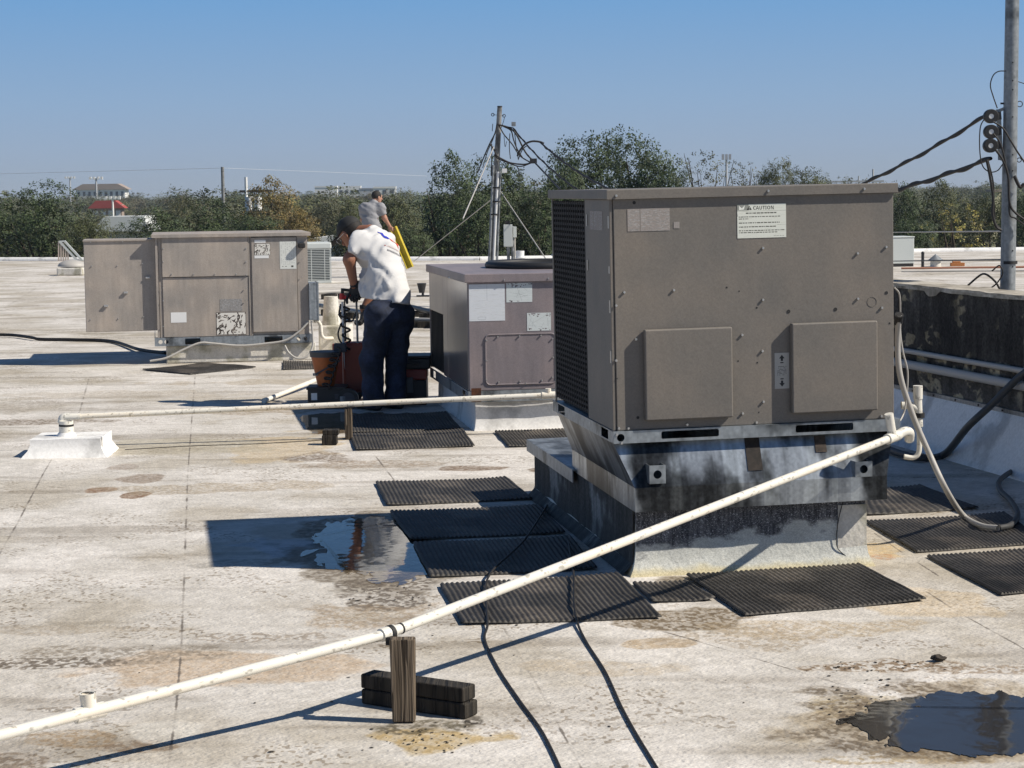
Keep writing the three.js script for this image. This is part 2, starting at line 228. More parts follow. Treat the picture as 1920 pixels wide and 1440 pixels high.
function roofPatch(x0, x1, z0, z1, w, h, shape) { // z0 near, z1 far
  const seg = SEG.filter(s => Math.max(s[0], s[2]) > x0 - .1 && Math.min(s[0], s[2]) < x1 + .1 && Math.max(s[1], s[3]) > z1 - .1 && Math.min(s[1], s[3]) < z0 + .1);
  const st = STAINS.filter(s => s.x + 2.4 * s.rx > x0 && s.x - 2.4 * s.rx < x1 && s.z + 2.4 * s.rz > z1 && s.z - 2.4 * s.rz < z0);
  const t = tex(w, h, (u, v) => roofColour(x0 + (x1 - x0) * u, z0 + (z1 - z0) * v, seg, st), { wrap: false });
  const bump = T.grain;
  let g;
  if (shape) { g = new THREE.ShapeGeometry(new THREE.Shape(shape.map(p => new THREE.Vector2(p.x, -p.z)))); g.rotateX(-Math.PI / 2); }
  else g = new THREE.PlaneGeometry(x1 - x0, z0 - z1).rotateX(-Math.PI / 2).translate((x0 + x1) / 2, 0, (z0 + z1) / 2);
  g = g.toNonIndexed(); const p = g.attributes.position, uv = g.attributes.uv; for (let i = 0; i < p.count; i++) uv.setXY(i, (p.getX(i) - x0) / (x1 - x0), (z0 - p.getZ(i)) / (z0 - z1));
  const bt = bump.clone(); bt.repeat.set((x1 - x0) / .8, (z0 - z1) / .8); bt.needsUpdate = true;
  return [g, std({ map: t, roughness: .82, bumpMap: bt, bumpScale: .004 })];
}
{
  const roof = new THREE.Group(); roof.name = 'roof'; scene.add(roof); struct(roof); roof.userData.label = 'weathered off-white roof membrane with stains and lap seams';
  const add = (a) => part('membrane_sheet', a[0], a[1], roof, true);
  add(roofPatch(-2.3, 2.3, -5, -8, 2048, 800));
  add(roofPatch(-4.2, 4.2, -8, -15, 2048, 1000));
  add(roofPatch(-7, 7, -15, -26, 1600, 900));
  const F = FAREDGE; add(roofPatch(-26, 26, -26, -56, 1600, 900, [v3(-26, 0, -26), v3(26, 0, -26), ...F.slice().reverse().filter(p => p.x < 25.9 && p.x > -25.9)]));
  // surrounding membrane
  const t = tex(512, 512, (u, v) => { const m = fbmT(u, v, 6, 5), f = fbmT(u, v, 60, 3); const k = 192 - smooth(.5, .75, m) * 40 + (f - .5) * 36; return [k, k - 5, k - 13]; }, { rx: 1 / 4, ry: 1 / 4 });
  const m = std({ map: t, roughness: .82, bumpMap: T.grain, bumpScale: .004 });
  const pl = (x0, x1, z0, z1) => new THREE.PlaneGeometry(x1 - x0, z0 - z1).rotateX(-Math.PI / 2).translate((x0 + x1) / 2, 0, (z0 + z1) / 2);
  part('membrane_sheet', [pl(-26, 26, 10, -5), pl(-26, -2.3, -5, -8), pl(2.3, 26, -5, -8), pl(-26, -4.2, -8, -15), pl(4.2, 26, -8, -15), pl(-26, -7, -15, -26), pl(7, 26, -15, -26)], m, roof);
  // building body below the roof
  struct(part('building_base', bx(-25.8, 25.8, -5.6, -.25, 9.8, -44), std({ color: lin(.4, .37, .33), roughness: .9 })));
  // white metal edge along the far side
  const gs = []; for (let i = 0; i < F.length - 1; i++) { gs.push(cylBetween(F[i].clone().setY(-.01), F[i + 1].clone().setY(-.01), .10, .10, 20)); }
  tag(part('roof_edge', gs, M.membNew), 'low white membrane-covered edge along the far side of the roof', 'roof edge');
}
// ------------------------------------------------------------------ puddles: real water sheets
function puddle(pts, mat, label, rag = .04, y = .004, seed = 1) {
  const P = pts.map(p => gp(p[0], p[1])); const c = new THREE.CatmullRomCurve3(P, true, 'catmullrom', .4); const N = 520, sh = [];
  for (let i = 0; i < N; i++) { const p = c.getPoint(i / N); const n = fbm(p.x * 14 + seed * 5, p.z * 14, 5) - .5, n2 = fbm(p.x * 14 + 50, p.z * 14 + seed, 5) - .5; sh.push(new THREE.Vector2(p.x + n * rag * 2, -(p.z + n2 * rag * 6))); }
  const g = new THREE.ShapeGeometry(new THREE.Shape(sh)).rotateX(-Math.PI / 2).translate(0, y, 0);
  const m = part('puddle', g, mat); struct(m); m.userData.label = label; return m;
}
const ripple = tex(512, 512, (u, v) => fbmT(u, v, 10, 3), { srgb: false });
const waterDark = new THREE.MeshPhysicalMaterial({ color: lin(.030, .027, .024), roughness: .06, ior: 1.33, bumpMap: ripple, bumpScale: .0012 });
const water = new THREE.MeshPhysicalMaterial({ color: lin(.62, .57, .49), roughness: .03, ior: 1.33, transmission: 1, thickness: 0, bumpMap: ripple, bumpScale: .0006 });
puddle([[1560, 1348], [1612, 1334], [1690, 1312], [1770, 1302], [1860, 1298], [1940, 1300], [2010, 1330], [1990, 1392], [1900, 1408], [1800, 1413], [1700, 1416], [1655, 1392], [1605, 1366]], waterDark, 'dark shallow puddle of dirty water', .06, .0025, 1);
puddle([[640, 978], [720, 970], [790, 1006], [812, 1050], [800, 1082], [735, 1090], [670, 1078], [610, 1056], [585, 1015]], water, 'shallow puddle in the shadow beside the large unit', .09, .004, 2);
puddle([[565, 780], [650, 775], [800, 778], [850, 795], [760, 812], [650, 815], [590, 813], [572, 800]], water, 'shallow puddle beside the pipe support blocks', .03, .004, 3);

// ------------------------------------------------------------------ ribbed rubber walkway mats
function mat_(q, label, seed, lift = .004) {
  const C = q.map(p => gp(p[0], p[1])); const o = C[0].clone().add(C[1]).add(C[2]).add(C[3]).multiplyScalar(.25); o.y = 0;
  const L = C[0].distanceTo(C[1]), ribs = Math.max(8, Math.round(L / .0225)), seg = 6, nu = ribs * seg, nv = 8, r = rng(seed);
  const warp = [r() * 9, r() * 9];
  const pos = [], idx = []; const N = (nu + 1) * (nv + 1);
  const pt = (u, v, top) => { const a = C[0].clone().lerp(C[1], u), b = C[3].clone().lerp(C[2], u); a.lerp(b, v).sub(o);
    const e = fbm(a.x * 3 + warp[0], a.z * 3 + warp[1], 2) * .014 * (Math.abs(u - .5) * 2) ** 2; a.x += (fbm(u * 6 + warp[1], v * 6, 2) - .5) * .012; a.z += (fbm(u * 5 + 7, v * 5 + warp[0], 2) - .5) * .02;
    a.y = lift + e + (top ? .005 + .0065 * Math.pow(.5 + .5 * Math.cos(u * ribs * Math.PI * 2 + Math.PI), .7) : 0); return a; };
  for (const top of [1, 0]) for (let j = 0; j <= nv; j++) for (let i = 0; i <= nu; i++) { const p = pt(i / nu, j / nv, top); pos.push(p.x, p.y, p.z); }
  const I = (i, j, t) => t * N + j * (nu + 1) + i;
  for (let j = 0; j < nv; j++) for (let i = 0; i < nu; i++) { idx.push(I(i, j, 0), I(i, j + 1, 0), I(i + 1, j, 0), I(i + 1, j, 0), I(i, j + 1, 0), I(i + 1, j + 1, 0)); }
  for (let i = 0; i < nu; i++) { idx.push(I(i, 0, 0), I(i + 1, 0, 0), I(i, 0, 1), I(i + 1, 0, 0), I(i + 1, 0, 1), I(i, 0, 1)); idx.push(I(i, nv, 0), I(i, nv, 1), I(i + 1, nv, 0), I(i + 1, nv, 0), I(i, nv, 1), I(i + 1, nv, 1)); }
  for (let j = 0; j < nv; j++) { idx.push(I(0, j, 0), I(0, j, 1), I(0, j + 1, 0), I(0, j + 1, 0), I(0, j, 1), I(0, j + 1, 1)); idx.push(I(nu, j, 0), I(nu, j + 1, 0), I(nu, j, 1), I(nu, j + 1, 0), I(nu, j + 1, 1), I(nu, j, 1)); }
  let g = new THREE.BufferGeometry(); g.setAttribute('position', new THREE.Float32BufferAttribute(pos, 3)); g.setIndex(idx); g.computeVertexNormals();
  const m = part('rubber_mat', g, M.rubber); m.position.copy(o); tag(m, label, 'mat', 'ribbed rubber walkway mats'); return m;
}
const MATS = [
  [[[704, 907], [950, 899], [998, 938], [724, 950]], 'sunlit ribbed black mat lying beside the pair in the large unit\'s shadow'],
  [[[730, 962], [1012, 951], [1060, 1002], [768, 1015]], 'fully shaded ribbed black mat in the large unit\'s shadow beside the puddle'],
  [[[774, 1022], [1070, 1009], [1120, 1070], [805, 1085]], 'ribbed black mat in the large unit\'s shadow with one sunlit edge strip'],
  [[[824, 1100], [1160, 1079], [1240, 1161], [866, 1174]], 'ribbed black mat under the long front pipe, crossed by a black cord'],
  [[[1185, 1097], [1290, 1093], [1340, 1127], [1222, 1132]], 'small ribbed black mat tucked under the large front mat\'s edge'],
  [[[1287, 1083], [1605, 1058], [1736, 1128], [1395, 1157]], 'large ribbed black mat in front of the large unit\'s curb'],
  [[[1600, 920], [1726, 914], [1834, 955], [1610, 969]], 'half-shaded ribbed black mat beside the long curb, near the sagging black hose'],
  [[[1622, 981], [1886, 966], [1960, 1020], [1718, 1038]], 'ribbed black mat under the looped end of the grey conduit'],
  [[[1737, 1046], [1990, 1028], [2060, 1102], [1874, 1118]], 'ribbed black mat past the looped conduit, touching neither curb nor hose'],
  [[[655, 816], [868, 808], [890, 838], [665, 846]], 'sunlit ribbed black mat beside the thin wooden pipe post'],
  [[[648, 783], [838, 775], [864, 806], [655, 813]], 'ribbed black mat in the shade beside the purple-grey unit\'s curb'],
  [[[927, 811], [1080, 805], [1110, 834], [953, 840]], 'ribbed black mat in front of the purple-grey unit\'s curb'],
  [[[267, 695], [380, 683], [480, 690], [357, 703]], 'dark mat turned diagonally in front of the beige unit'],
  [[[530, 680], [640, 677], [646, 691], [530, 694]], 'small ribbed mat behind the orange bucket'],
];
MATS.forEach((a, i) => mat_(a[0], a[1], 31 + i, .002));

// ------------------------------------------------------------------ parapet wall on the right
const WA = v3(2.916, 0, -11.209), WB = v3(2.505, 0, -12.887); const WD = WB.clone().sub(WA).normalize(); const WYAW = Math.atan2(-WD.x, -WD.z); // along the wall, away
{
  const w = thing('parapet_wall', 'black-stained concrete parapet wall beside the large unit', 'wall', WA, WYAW + Math.PI / 2); // local x runs away from the camera along -wall? see below
  // local frame: x along WD, z = out of the wall towards the roof in front (left)
  w.rotation.y = Math.atan2(-WD.z, WD.x); w.updateMatrixWorld(true);
  const out = v3(0, 0, 1).applyQuaternion(w.quaternion); const s = out.x < 0 ? 1 : -1; // side facing the units
  const X0 = -6.2, X1 = 6.6, Z = (a, b) => [s * a, s * b];
  part('wall_face', bx(X0, X1, 0, .985, ...Z(0, -.22)), M.wall, w);
  // rough cap with a broken edge
  const g = new THREE.BoxGeometry(X1 - X0, .028, .25, 400, 1, 6); const p = g.attributes.position; for (let i = 0; i < p.count; i++) { const x = p.getX(i), y = p.getY(i), z = p.getZ(i); p.setY(i, y + (fbm(x * 6, z * 9 + y * 40, 3) - .5) * .016 - (y < 0 && s * z > .12 ? smooth(.72, .8, vn(x * 2.1 + 4, 2)) * .03 : 0)); p.setZ(i, z + (fbm(x * 9 + 30, y * 30, 3) - .5) * .02 * Math.sign(z)); }
  g.computeVertexNormals(); g.translate((X0 + X1) / 2, 1.0, -s * .11);
  const capT = tex(1024, 256, (u, v) => { const m = fbm(u * 60, v * 5, 4), f = fbm(u * 400, v * 30, 2); const k = 150 + (m - .5) * 110 + (f - .5) * 50; return [k + 8, k, k - 14]; }, { rx: 1 / 8, ry: 1 });
  part('wall_cap', g, std({ map: capT, roughness: .95 }), w);
  // white membrane flashing at the foot, sloped out, with its termination bar
  const prof = [[0, 0], [.17, 0], [.15, .03], [.03, .30], [.012, .33], [0, .33]];
  const fl = new THREE.ExtrudeGeometry(new THREE.Shape(prof.map(a => new THREE.Vector2(a[0], a[1]))), { depth: X1 - X0, bevelEnabled: false }); // extruded along +z
  fl.applyMatrix4(new THREE.Matrix4().makeBasis(v3(0, 0, s), v3(0, 1, 0), v3(-s, 0, 0).multiplyScalar(-s))); fl.translate(X0, 0, 0.001 * s);
  part('base_flashing', fl, M.membNew, w);
  part('termination_bar', bx(X0, X1, .325, .35, ...Z(.002, .018)), M.steel, w);
  const sg = new THREE.CylinderGeometry(.006, .006, .008, 8).rotateX(Math.PI / 2); for (let x = -1.6; x < 2.6; x += .3) { const m = part('screw', sg.clone().translate(x, .3375, s * .02), M.dark, w); }
  // two conduits strapped along the wall
  for (const [y, r, x1] of [[.60, .017, 4.5], [.515, .028, 6]]) {
    const c = tag(part('wall_conduit', cylBetween(v3(X0 + .2, y, s * (r + .004)), v3(x1, y - .02, s * (r + .004)), r, r, 12), M.conduit), r < .02 ? 'thin grey conduit along the black parapet wall, upper of two' : 'thick grey conduit along the black parapet wall, lower of two', 'conduit', null);
    c.position.copy(w.position); c.quaternion.copy(w.quaternion);
  }
}

// ------------------------------------------------------------------ the large unit (A)
const screwG = new THREE.CylinderGeometry(.005, .0062, .0095, 8).rotateX(Math.PI / 2).translate(0, 0, .004);
function screws(o, list, z = 0, pxs = true) { for (const p of list) { const q = pxs ? locZ(o, p[0], p[1], z) : v3(p[0], p[1], z); const m = new THREE.Mesh(screwG, M.screw); m.name = 'screw'; m.position.set(q.x, q.y, z); m.castShadow = m.receiveShadow = true; o.add(m); } }
const holeG = new THREE.CylinderGeometry(.008, .008, .002, 12).rotateX(Math.PI / 2);
function holes(o, list, z = .0006) { for (const p of list) { const q = locZ(o, p[0], p[1], z); const m = new THREE.Mesh(holeG, M.dark); m.name = 'plugged_hole'; m.position.set(q.x, q.y, z); m.scale.setScalar(p[2] || 1); m.receiveShadow = true; o.add(m); } }
function sticker(o, name, p0, p1, z, mat) { const a = locZ(o, p0[0], p0[1], z), b = locZ(o, p1[0], p1[1], z); const w = Math.abs(b.x - a.x), h = Math.abs(b.y - a.y); const g = new THREE.BoxGeometry(w, h, .0012); const m = new THREE.Mesh(g, mat); m.name = name; m.position.set((a.x + b.x) / 2, (a.y + b.y) / 2, z + .0008); m.receiveShadow = true; o.add(m); return m; }
function tornTex(w, h, draw, seed = 1, rip = .03) { // printed paper, its torn edge cut out by alpha
  return canvasTex(w, h, (g) => { draw(g, w, h); });
}
const AYAW = .1752, ATILT = .0115;
const unitA = thing('rooftop_unit', 'large grey-brown packaged rooftop unit with two square hood panels', 'rooftop unit', v3(.4362, 0, -8.2615), AYAW);
unitA.rotation.z = ATILT; unitA.updateMatrixWorld(true);
{
  const o = unitA, W = 1.241, D = 1.24, yb = .6303, yt = 1.6047, SP = .50; // SP: depth of the solid side panel
  part('front_panel', bx(.012, W, yb, yt, 0, -.03, .004), M.paintA, o);
  part('corner_post', bx(-.004, .010, yb, yt, -.004, -.03, .002), M.paintA, o);
  part('side_panel', bx(-.002, .02, yb, yt - .001, -.034, -SP, .004), M.paintA, o);
  part('side_panel', bx(W - .025, W + .001, yb, yt - .001, -.034, -D, .004), M.paintA, o);
  part('corner_post', [bx(-.004, .001, yb, yt - .001, -D + .022, -D)], M.paintA, o);
  part('bottom_pan', bx(.03, W - .03, yb + .001, yb + .02, -.04, -D + .03), M.dark, o);
  part('back_panel', bx(.62, W - .03, yb + .021, yt - .002, -D + .03, -D + .01), M.paintA, o);
  // coil behind the wire guard on the left rear
  part('coil', [bx(.06, .10, yb + .03, yt - .03, -SP - .02, -D + .30), bx(.04, .6, yb + .03, yt - .03, -SP - .02, -SP - .05)], M.coil, o);
  const bars = []; for (let i = 0; i <= 38; i++) { const y = yb + .03 + i * (yt - yb - .05) / 38; bars.push(bx(.001, .007, y - .006, y + .006, -SP, -D + .02)); bars.push(bx(.002, .62, y - .004, y + .004, -D + .004, -D + .010)); }
  for (let i = 0; i <= 14; i++) { const z = -SP - .012 - i * (D - SP - .04) / 14; bars.push(bx(-.001, .009, yb + .02, yt - .01, z - .006, z + .006)); }
  for (let i = 0; i <= 6; i++) { const x = .075 + i * .09; bars.push(bx(x - .006, x + .006, yb + .02, yt - .01, -D + .002, -D + .012)); }
  part('coil_guard', bars, M.coil, o);
  // top cover: a folded lid with a dropped lip
  const lid = extr([[-.014, .014], [W + .012, .014], [W + .012, -D - .012], [-.014, -D - .012]].map(p => [p[0], -p[1]]), .034, [], .003); lid.rotateX(-Math.PI / 2).translate(0, yt + .002, 0);
  part('top_cover', lid, M.paintA, o);
  part('cover_lip', [bx(-.018, W + .016, yt - .001, yt + .0045, .018, .009)], M.paintA, o);
  // two hood panels
  const hood = (a, b, c, d) => { const p = [locZ(o, ...a, .034), locZ(o, ...b, .034), locZ(o, ...c, .034), locZ(o, ...d, .034)]; const x0 = (p[0].x + p[3].x) / 2, x1 = (p[1].x + p[2].x) / 2, y1 = (p[0].y + p[1].y) / 2, y0 = (p[2].y + p[3].y) / 2; part('hood_panel', bx(x0, x1, y0, y1, .001, .036, .007), M.paintA, o); };
  hood([1208, 619], [1373, 613], [1375, 782], [1212, 790]); hood([1484, 607], [1645, 601], [1647, 768], [1487, 777]);
  screws(o, [[1430, 465], [1607.5, 475], [1661, 463], [1430, 562], [1608, 560], [1653, 577], [1170, 548], [1263, 544], [1155, 573], [1391, 628], [1429, 658], [1431, 753], [1392, 775], [1418, 792], [1652, 780], [1192, 636], [1155, 676], [1288, 796], [1160, 803], [1178, 803]]);
  screws(o, [[1155, 367], [1440, 358], [1620, 354]], .016);
  holes(o, [[1362.5, 539, .5], [1478.5, 584, 1], [1566.5, 580, 1], [1662, 549, .9], [1189, 380, .9], [1386, 546, .4], [1419, 577, .5], [1668, 606, .5], [1384, 677, .45], [1420, 680, .45], [1157, 710, .4], [1423, 773, .35], [1196, 783, .8]]);
  { const a = locZ(o, 1635, 566, .0008); const ring = new THREE.Mesh(new THREE.TorusGeometry(.021, .0009, 6, 32), M.paintA); ring.name = 'knockout_ring'; ring.position.set(a.x, a.y, .0008); o.add(ring); }
  // caution label
  const caution = canvasTex(512, 340, (g, w, h) => {
    g.fillStyle = '#d8dad0'; g.fillRect(0, 0, w, h); g.fillStyle = '#c9cabd'; for (let i = 0; i < 60; i++) g.fillRect((i * 97) % w, (i * 53) % h, 40, 3);
    g.fillStyle = '#8d8f88'; g.fillRect(0, 0, 120, 62); g.fillStyle = '#e6e7df'; g.beginPath(); g.moveTo(18, 12); g.lineTo(48, 40); g.lineTo(82, 8); g.lineTo(70, 52); g.lineTo(20, 56); g.fill();
    g.fillStyle = '#2a2a28'; g.beginPath(); g.moveTo(98, 58); g.lineTo(126, 14); g.lineTo(152, 58); g.fill(); g.fillStyle = '#d8dad0'; g.fillRect(123, 28, 6, 16); g.fillRect(123, 48, 6, 6);
    g.fillStyle = '#333330'; g.font = 'bold 50px sans-serif'; g.fillText('CAUTION', 164, 56); g.fillStyle = 'rgba(216,218,208,.35)'; for (let i = 0; i < 14; i++) g.fillRect(160 + i * 18, 12 + (i * 7) % 20, 5, 44);
    g.fillStyle = '#6b6c66'; g.fillRect(0, 68, w, 2);
    const r = rng(5); const line = (x, y, L, hh, c) => { g.fillStyle = c; let k = x; while (k < x + L) { const ww = 8 + r() * 30; g.fillRect(k, y, Math.min(ww, x + L - k), hh); k += ww + 5 + r() * 4; } };
    line(90, 84, 320, 12, '#55554f'); line(14, 122, 440, 9, '#5d5d57'); line(14, 142, 100, 9, '#5d5d57'); line(14, 182, 430, 10, '#4d4d48'); line(14, 222, 390, 10, '#4d4d48'); line(14, 260, 480, 9, '#55554f'); line(14, 280, 410, 9, '#55554f'); line(380, 320, 110, 4, '#77776f');
    g.fillStyle = '#8a8c84'; g.fillRect(420, 210, 90, 2); g.fillRect(0, 100, 4, 20);
  });
  sticker(o, 'caution_label', [1382, 383.5], [1474, 444.5], .0005, std({ map: caution, roughness: .7 }));
  const ghost = canvasTex(256, 128, (g, w, h) => { g.fillStyle = '#938a84'; g.fillRect(0, 0, w, h); const r = rng(3); for (let i = 0; i < 900; i++) { const k = 118 + r() * 60; g.fillStyle = `rgba(${k},${k - 2},${k - 4},.5)`; g.fillRect(r() * w, r() * h, 2 + r() * 18, 1 + r() * 5); } g.fillStyle = '#77706a'; g.fillRect(74, 0, 5, h); });
  const gm = std({ map: ghost, roughness: .75 }); sticker(o, 'label_residue', [1176, 392], [1256, 432], .0003, gm); sticker(o, 'label_scrap', [1263, 416], [1274, 428], .0003, gm);
  const arrows = canvasTex(128, 256, (g, w, h) => { g.fillStyle = '#a9a7a2'; g.fillRect(0, 0, w, h); g.fillStyle = '#2a2b2e'; const ar = (y, s) => { g.beginPath(); g.moveTo(64, y); g.lineTo(88, y + 26 * s); g.lineTo(74, y + 26 * s); g.lineTo(74, y + 44 * s); g.lineTo(54, y + 44 * s); g.lineTo(54, y + 26 * s); g.lineTo(40, y + 26 * s); g.fill(); g.fillRect(50, s > 0 ? y + 52 : y - 60, 28, 8); }; ar(14, 1); ar(242, -1); const r = rng(8); for (let y = 96; y < 160; y += 10) for (let x = 24; x < 104; x += 9) if (r() > .3) g.fillRect(x, y, 6, 4); });
  sticker(o, 'arrow_label', [1452, 662], [1480, 728], .0005, std({ map: arrows, roughness: .7 }));
  { // faded label and stamped lettering on the solid side panel
    const a = locX(o, 1106, 395, -.003), b = locX(o, 1130, 432, -.003); const m = new THREE.Mesh(new THREE.BoxGeometry(.0012, Math.abs(a.y - b.y), Math.abs(a.z - b.z)), gm); m.name = 'label_residue'; m.position.set(-.003, (a.y + b.y) / 2, (a.z + b.z) / 2); o.add(m);
    for (const [py0, py1, px] of [[402, 424, 1101], [487, 507, 1102.5], [406, 428, 1143], [500, 513, 1144], [564, 587, 1146], [659, 681, 1148]]) { const q = px < 1120 ? locX(o, px, (py0 + py1) / 2, -.003) : v3(-.003, locZ(o, px, (py0 + py1) / 2, 0).y, -.018); const m = new THREE.Mesh(new THREE.BoxGeometry(.003, (py1 - py0) / 432, .012), M.screw); m.name = 'hinge_clip'; m.position.set(-.005, q.y, q.z); o.add(m); }
  }
  // galvanised base rail with fork slots
  const RL = 1.264, r0 = .5775, r1 = .6295, zf = .012;
  const xs = (px) => locZ(o, px, 810, zf).x, hc = locZ(o, 1164, 821, zf);
  const fr = extr(rectPts(-.006, RL, r0, r1), .004, [roundHole(hc.x, hc.y, .0165), slotHole(xs(1240), xs(1348), r0 + .012, r1 - .008, .008), slotHole(xs(1492), xs(1600), r0 + .012, r1 - .008, .008)]); fr.translate(0, 0, zf - .004);
  const flg = [bx(-.006, RL, r1 - .003, r1 + .0003, zf - .0045, -.05), bx(-.006, RL, r0, r0 + .003, zf - .0045, -.05)];
  const sd = extr(rectPts(.0, 1.30, r0, r1), .004, [slotHole(.10, .24, r0 + .006, r1 - .005, .006), slotHole(1.02, 1.18, r0 + .006, r1 - .005, .006)]); sd.applyMatrix4(new THREE.Matrix4().makeBasis(v3(0, 0, -1), v3(0, 1, 0), v3(1, 0, 0))); sd.translate(-.006, 0, zf - .005);
  const br = part('base_rail', [fr, ...flg], M.galv, o); part('base_rail', [sd, bx(-.0065, .05, r1 - .003, r1 + .0002, -.06, -1.27)], M.galv, o); part('base_rail', bx(RL - .03, RL - .001, r0, r1 - .001, -.06, -1.27), M.galv, o); part('base_rail', bx(-.002, RL - .04, r0, r1 - .001, -1.24, -1.27), M.galv, o);
  screws(o, [[1156, 815], [1165, 831]], zf);
}
// curb adapter: sheet-metal transition from the unit down to the longer old curb
const adapter = thing('curb_adapter', 'stained galvanised sheet-metal adapter under the large unit', 'curb adapter', v3(.4362, 0, -8.2615), AYAW); adapter.rotation.z = ATILT; adapter.updateMatrixWorld(true);
{
  const o = adapter, quad = (a, b, c, d) => { const g = new THREE.BufferGeometry(); g.setAttribute('position', new THREE.Float32BufferAttribute([...a, ...b, ...c, ...a, ...c, ...d], 3)); g.computeVertexNormals(); return g; };
  const yl = locZ(o, 1400, 870, -.075).y, ym = locZ(o, 1400, 905, .045).y, yo = locZ(o, 1400, 950, .045).y;
  const U0 = .075, U1 = 1.19;
  // one sheet per side, running out and down from under the rail to the drop band
  const T0 = [.0, .577, -.03], T1 = [1.245, .577, -.03], T2 = [1.245, .577, -1.22], T3 = [.0, .577, -1.22], S0 = [U0, ym, .045], S1 = [U1, ym, .045], S2 = [U1, ym, -1.25], S3 = [U0, ym, -1.25];
  part('sloped_sheet', quad(S0, S1, T1, T0), M.adapter, o); part('sloped_sheet', quad(S3, S0, T0, T3), M.adapter, o); part('sloped_sheet', quad(S1, S2, T2, T1), M.adapter, o); part('sloped_sheet', quad(S2, S3, T3, T2), M.adapter, o);
  const onS = (u, t, h) => { const y = mix(.577, ym, t), z = mix(-.03, .045, t); const n = v3(0, .075, .577 - ym).normalize(); return [u, y + n.y * h, z + n.z * h]; };
  const rustS = std({ color: lin(.10, .075, .06), map: T.rubber, roughness: .8 });
  for (const [a, b, t0, t1] of [[.575, .64, .02, .75], [.885, .935, .06, .42]]) part('rusty_patch', quad(onS(a, t1, .003), onS(b, t1, .003), onS(b, t0, .003), onS(a, t0, .003)), rustS, o);
  part('drop_band', [bx(U0, U1, yo, ym, .045, .040), bx(U0, U0 + .004, yo, ym - .0005, .0395, -1.25), bx(U1 - .004, U1, yo, ym - .0005, .0395, -1.25)], M.adapter, o);
  // flat lid over the rear part of the old curb
  const lid = [bx(.06, 1.16, .298, .304, -1.16, -2.36), bx(.055, .06, .24, .303, -1.16, -2.36), bx(.055, 1.16, .24, .302, -2.361, -2.366)];
  part('rear_lid', lid, M.galv, o);
  // lifting lugs
  for (const [a, b] of [[[1217, 873], [1248, 906]], [[1603, 866], [1635, 893]]]) { const p = locZ(o, ...a, .07), q = locZ(o, ...b, .07); const cx = (p.x + q.x) / 2, cy = (p.y + q.y) / 2; const f = extr(rectPts(p.x, q.x, q.y, p.y), .005, [roundHole(cx, cy, .018)]); f.translate(0, 0, .07); part('lifting_lug', [f, bx(p.x, p.x + .005, q.y, p.y, -.005, .0695), bx(q.x - .005, q.x, q.y, p.y, -.005, .0695)], M.galv, o); }
}
// roof curb wrapped in white membrane
const curbA = thing('roof_curb', 'long white membrane-wrapped roof curb with black mildew under the large unit', 'roof curb', v3(.4362, 0, -8.2615), AYAW);
{
  const o = curbA, a = [locZ(o, 1192, 1077, 0), locZ(o, 1620, 1054, 0)]; const x0 = .092, x1 = 1.118, z0 = -.035, z1 = -2.30, yt = .296;
  const body = new THREE.BoxGeometry(x1 - x0, yt, z0 - z1, 24, 10, 40); const p = body.attributes.position;
  for (let i = 0; i < p.count; i++) { const y = p.getY(i) / yt + .5; const fl = Math.pow(Math.max(0, 1 - y), 6) * .035; const sx = Math.sign(p.getX(i)), ex = Math.abs(p.getX(i)) > (x1 - x0) / 2 - 1e-4, ez = Math.abs(p.getZ(i)) > (z0 - z1) / 2 - 1e-4; const n = (fbm(p.getX(i) * 7 + 3, p.getY(i) * 7 + p.getZ(i) * 7, 3) - .5) * .012; if (ex) p.setX(i, p.getX(i) + sx * (fl + n)); if (ez) p.setZ(i, p.getZ(i) + Math.sign(p.getZ(i)) * (fl + n)); }
  body.computeVertexNormals(); body.translate((x0 + x1) / 2, yt / 2, (z0 + z1) / 2);
  let g = uvBox(clean(body)); const uv = g.attributes.uv; for (let i = 0; i < uv.count; i++) uv.setXY(i, uv.getX(i) - x0, uv.getY(i));
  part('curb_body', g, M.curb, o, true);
  part('side_flashing', [bx(x0 - .012, x0 - .008, .045, yt - .004, z0 - .01, z1 + .01)], M.mildew, o); part('foot_flashing', (() => { const g = new THREE.PlaneGeometry(z0 - z1 - .02, .062); g.rotateY(-Math.PI / 2).rotateZ(-.75); return g.translate(x0 - .035, .026, (z0 + z1) / 2); })(), M.mildew, o);
  const fl = (px, py) => { const q = locZ(o, px, py, z0 + .012); return q; };
  part('flashing_seam', tube([fl(1580, 942), fl(1572, 975), fl(1568, 1010), fl(1572, 1030), fl(1592, 1048), fl(1590, 1056)], .002, 40, 5), M.dark, o);
  part('corner_patch', bx(fl(1572, 1000).x, x1 + .004, .02, .27, z0 + .0045, z0 + .006), M.memb, o);
}

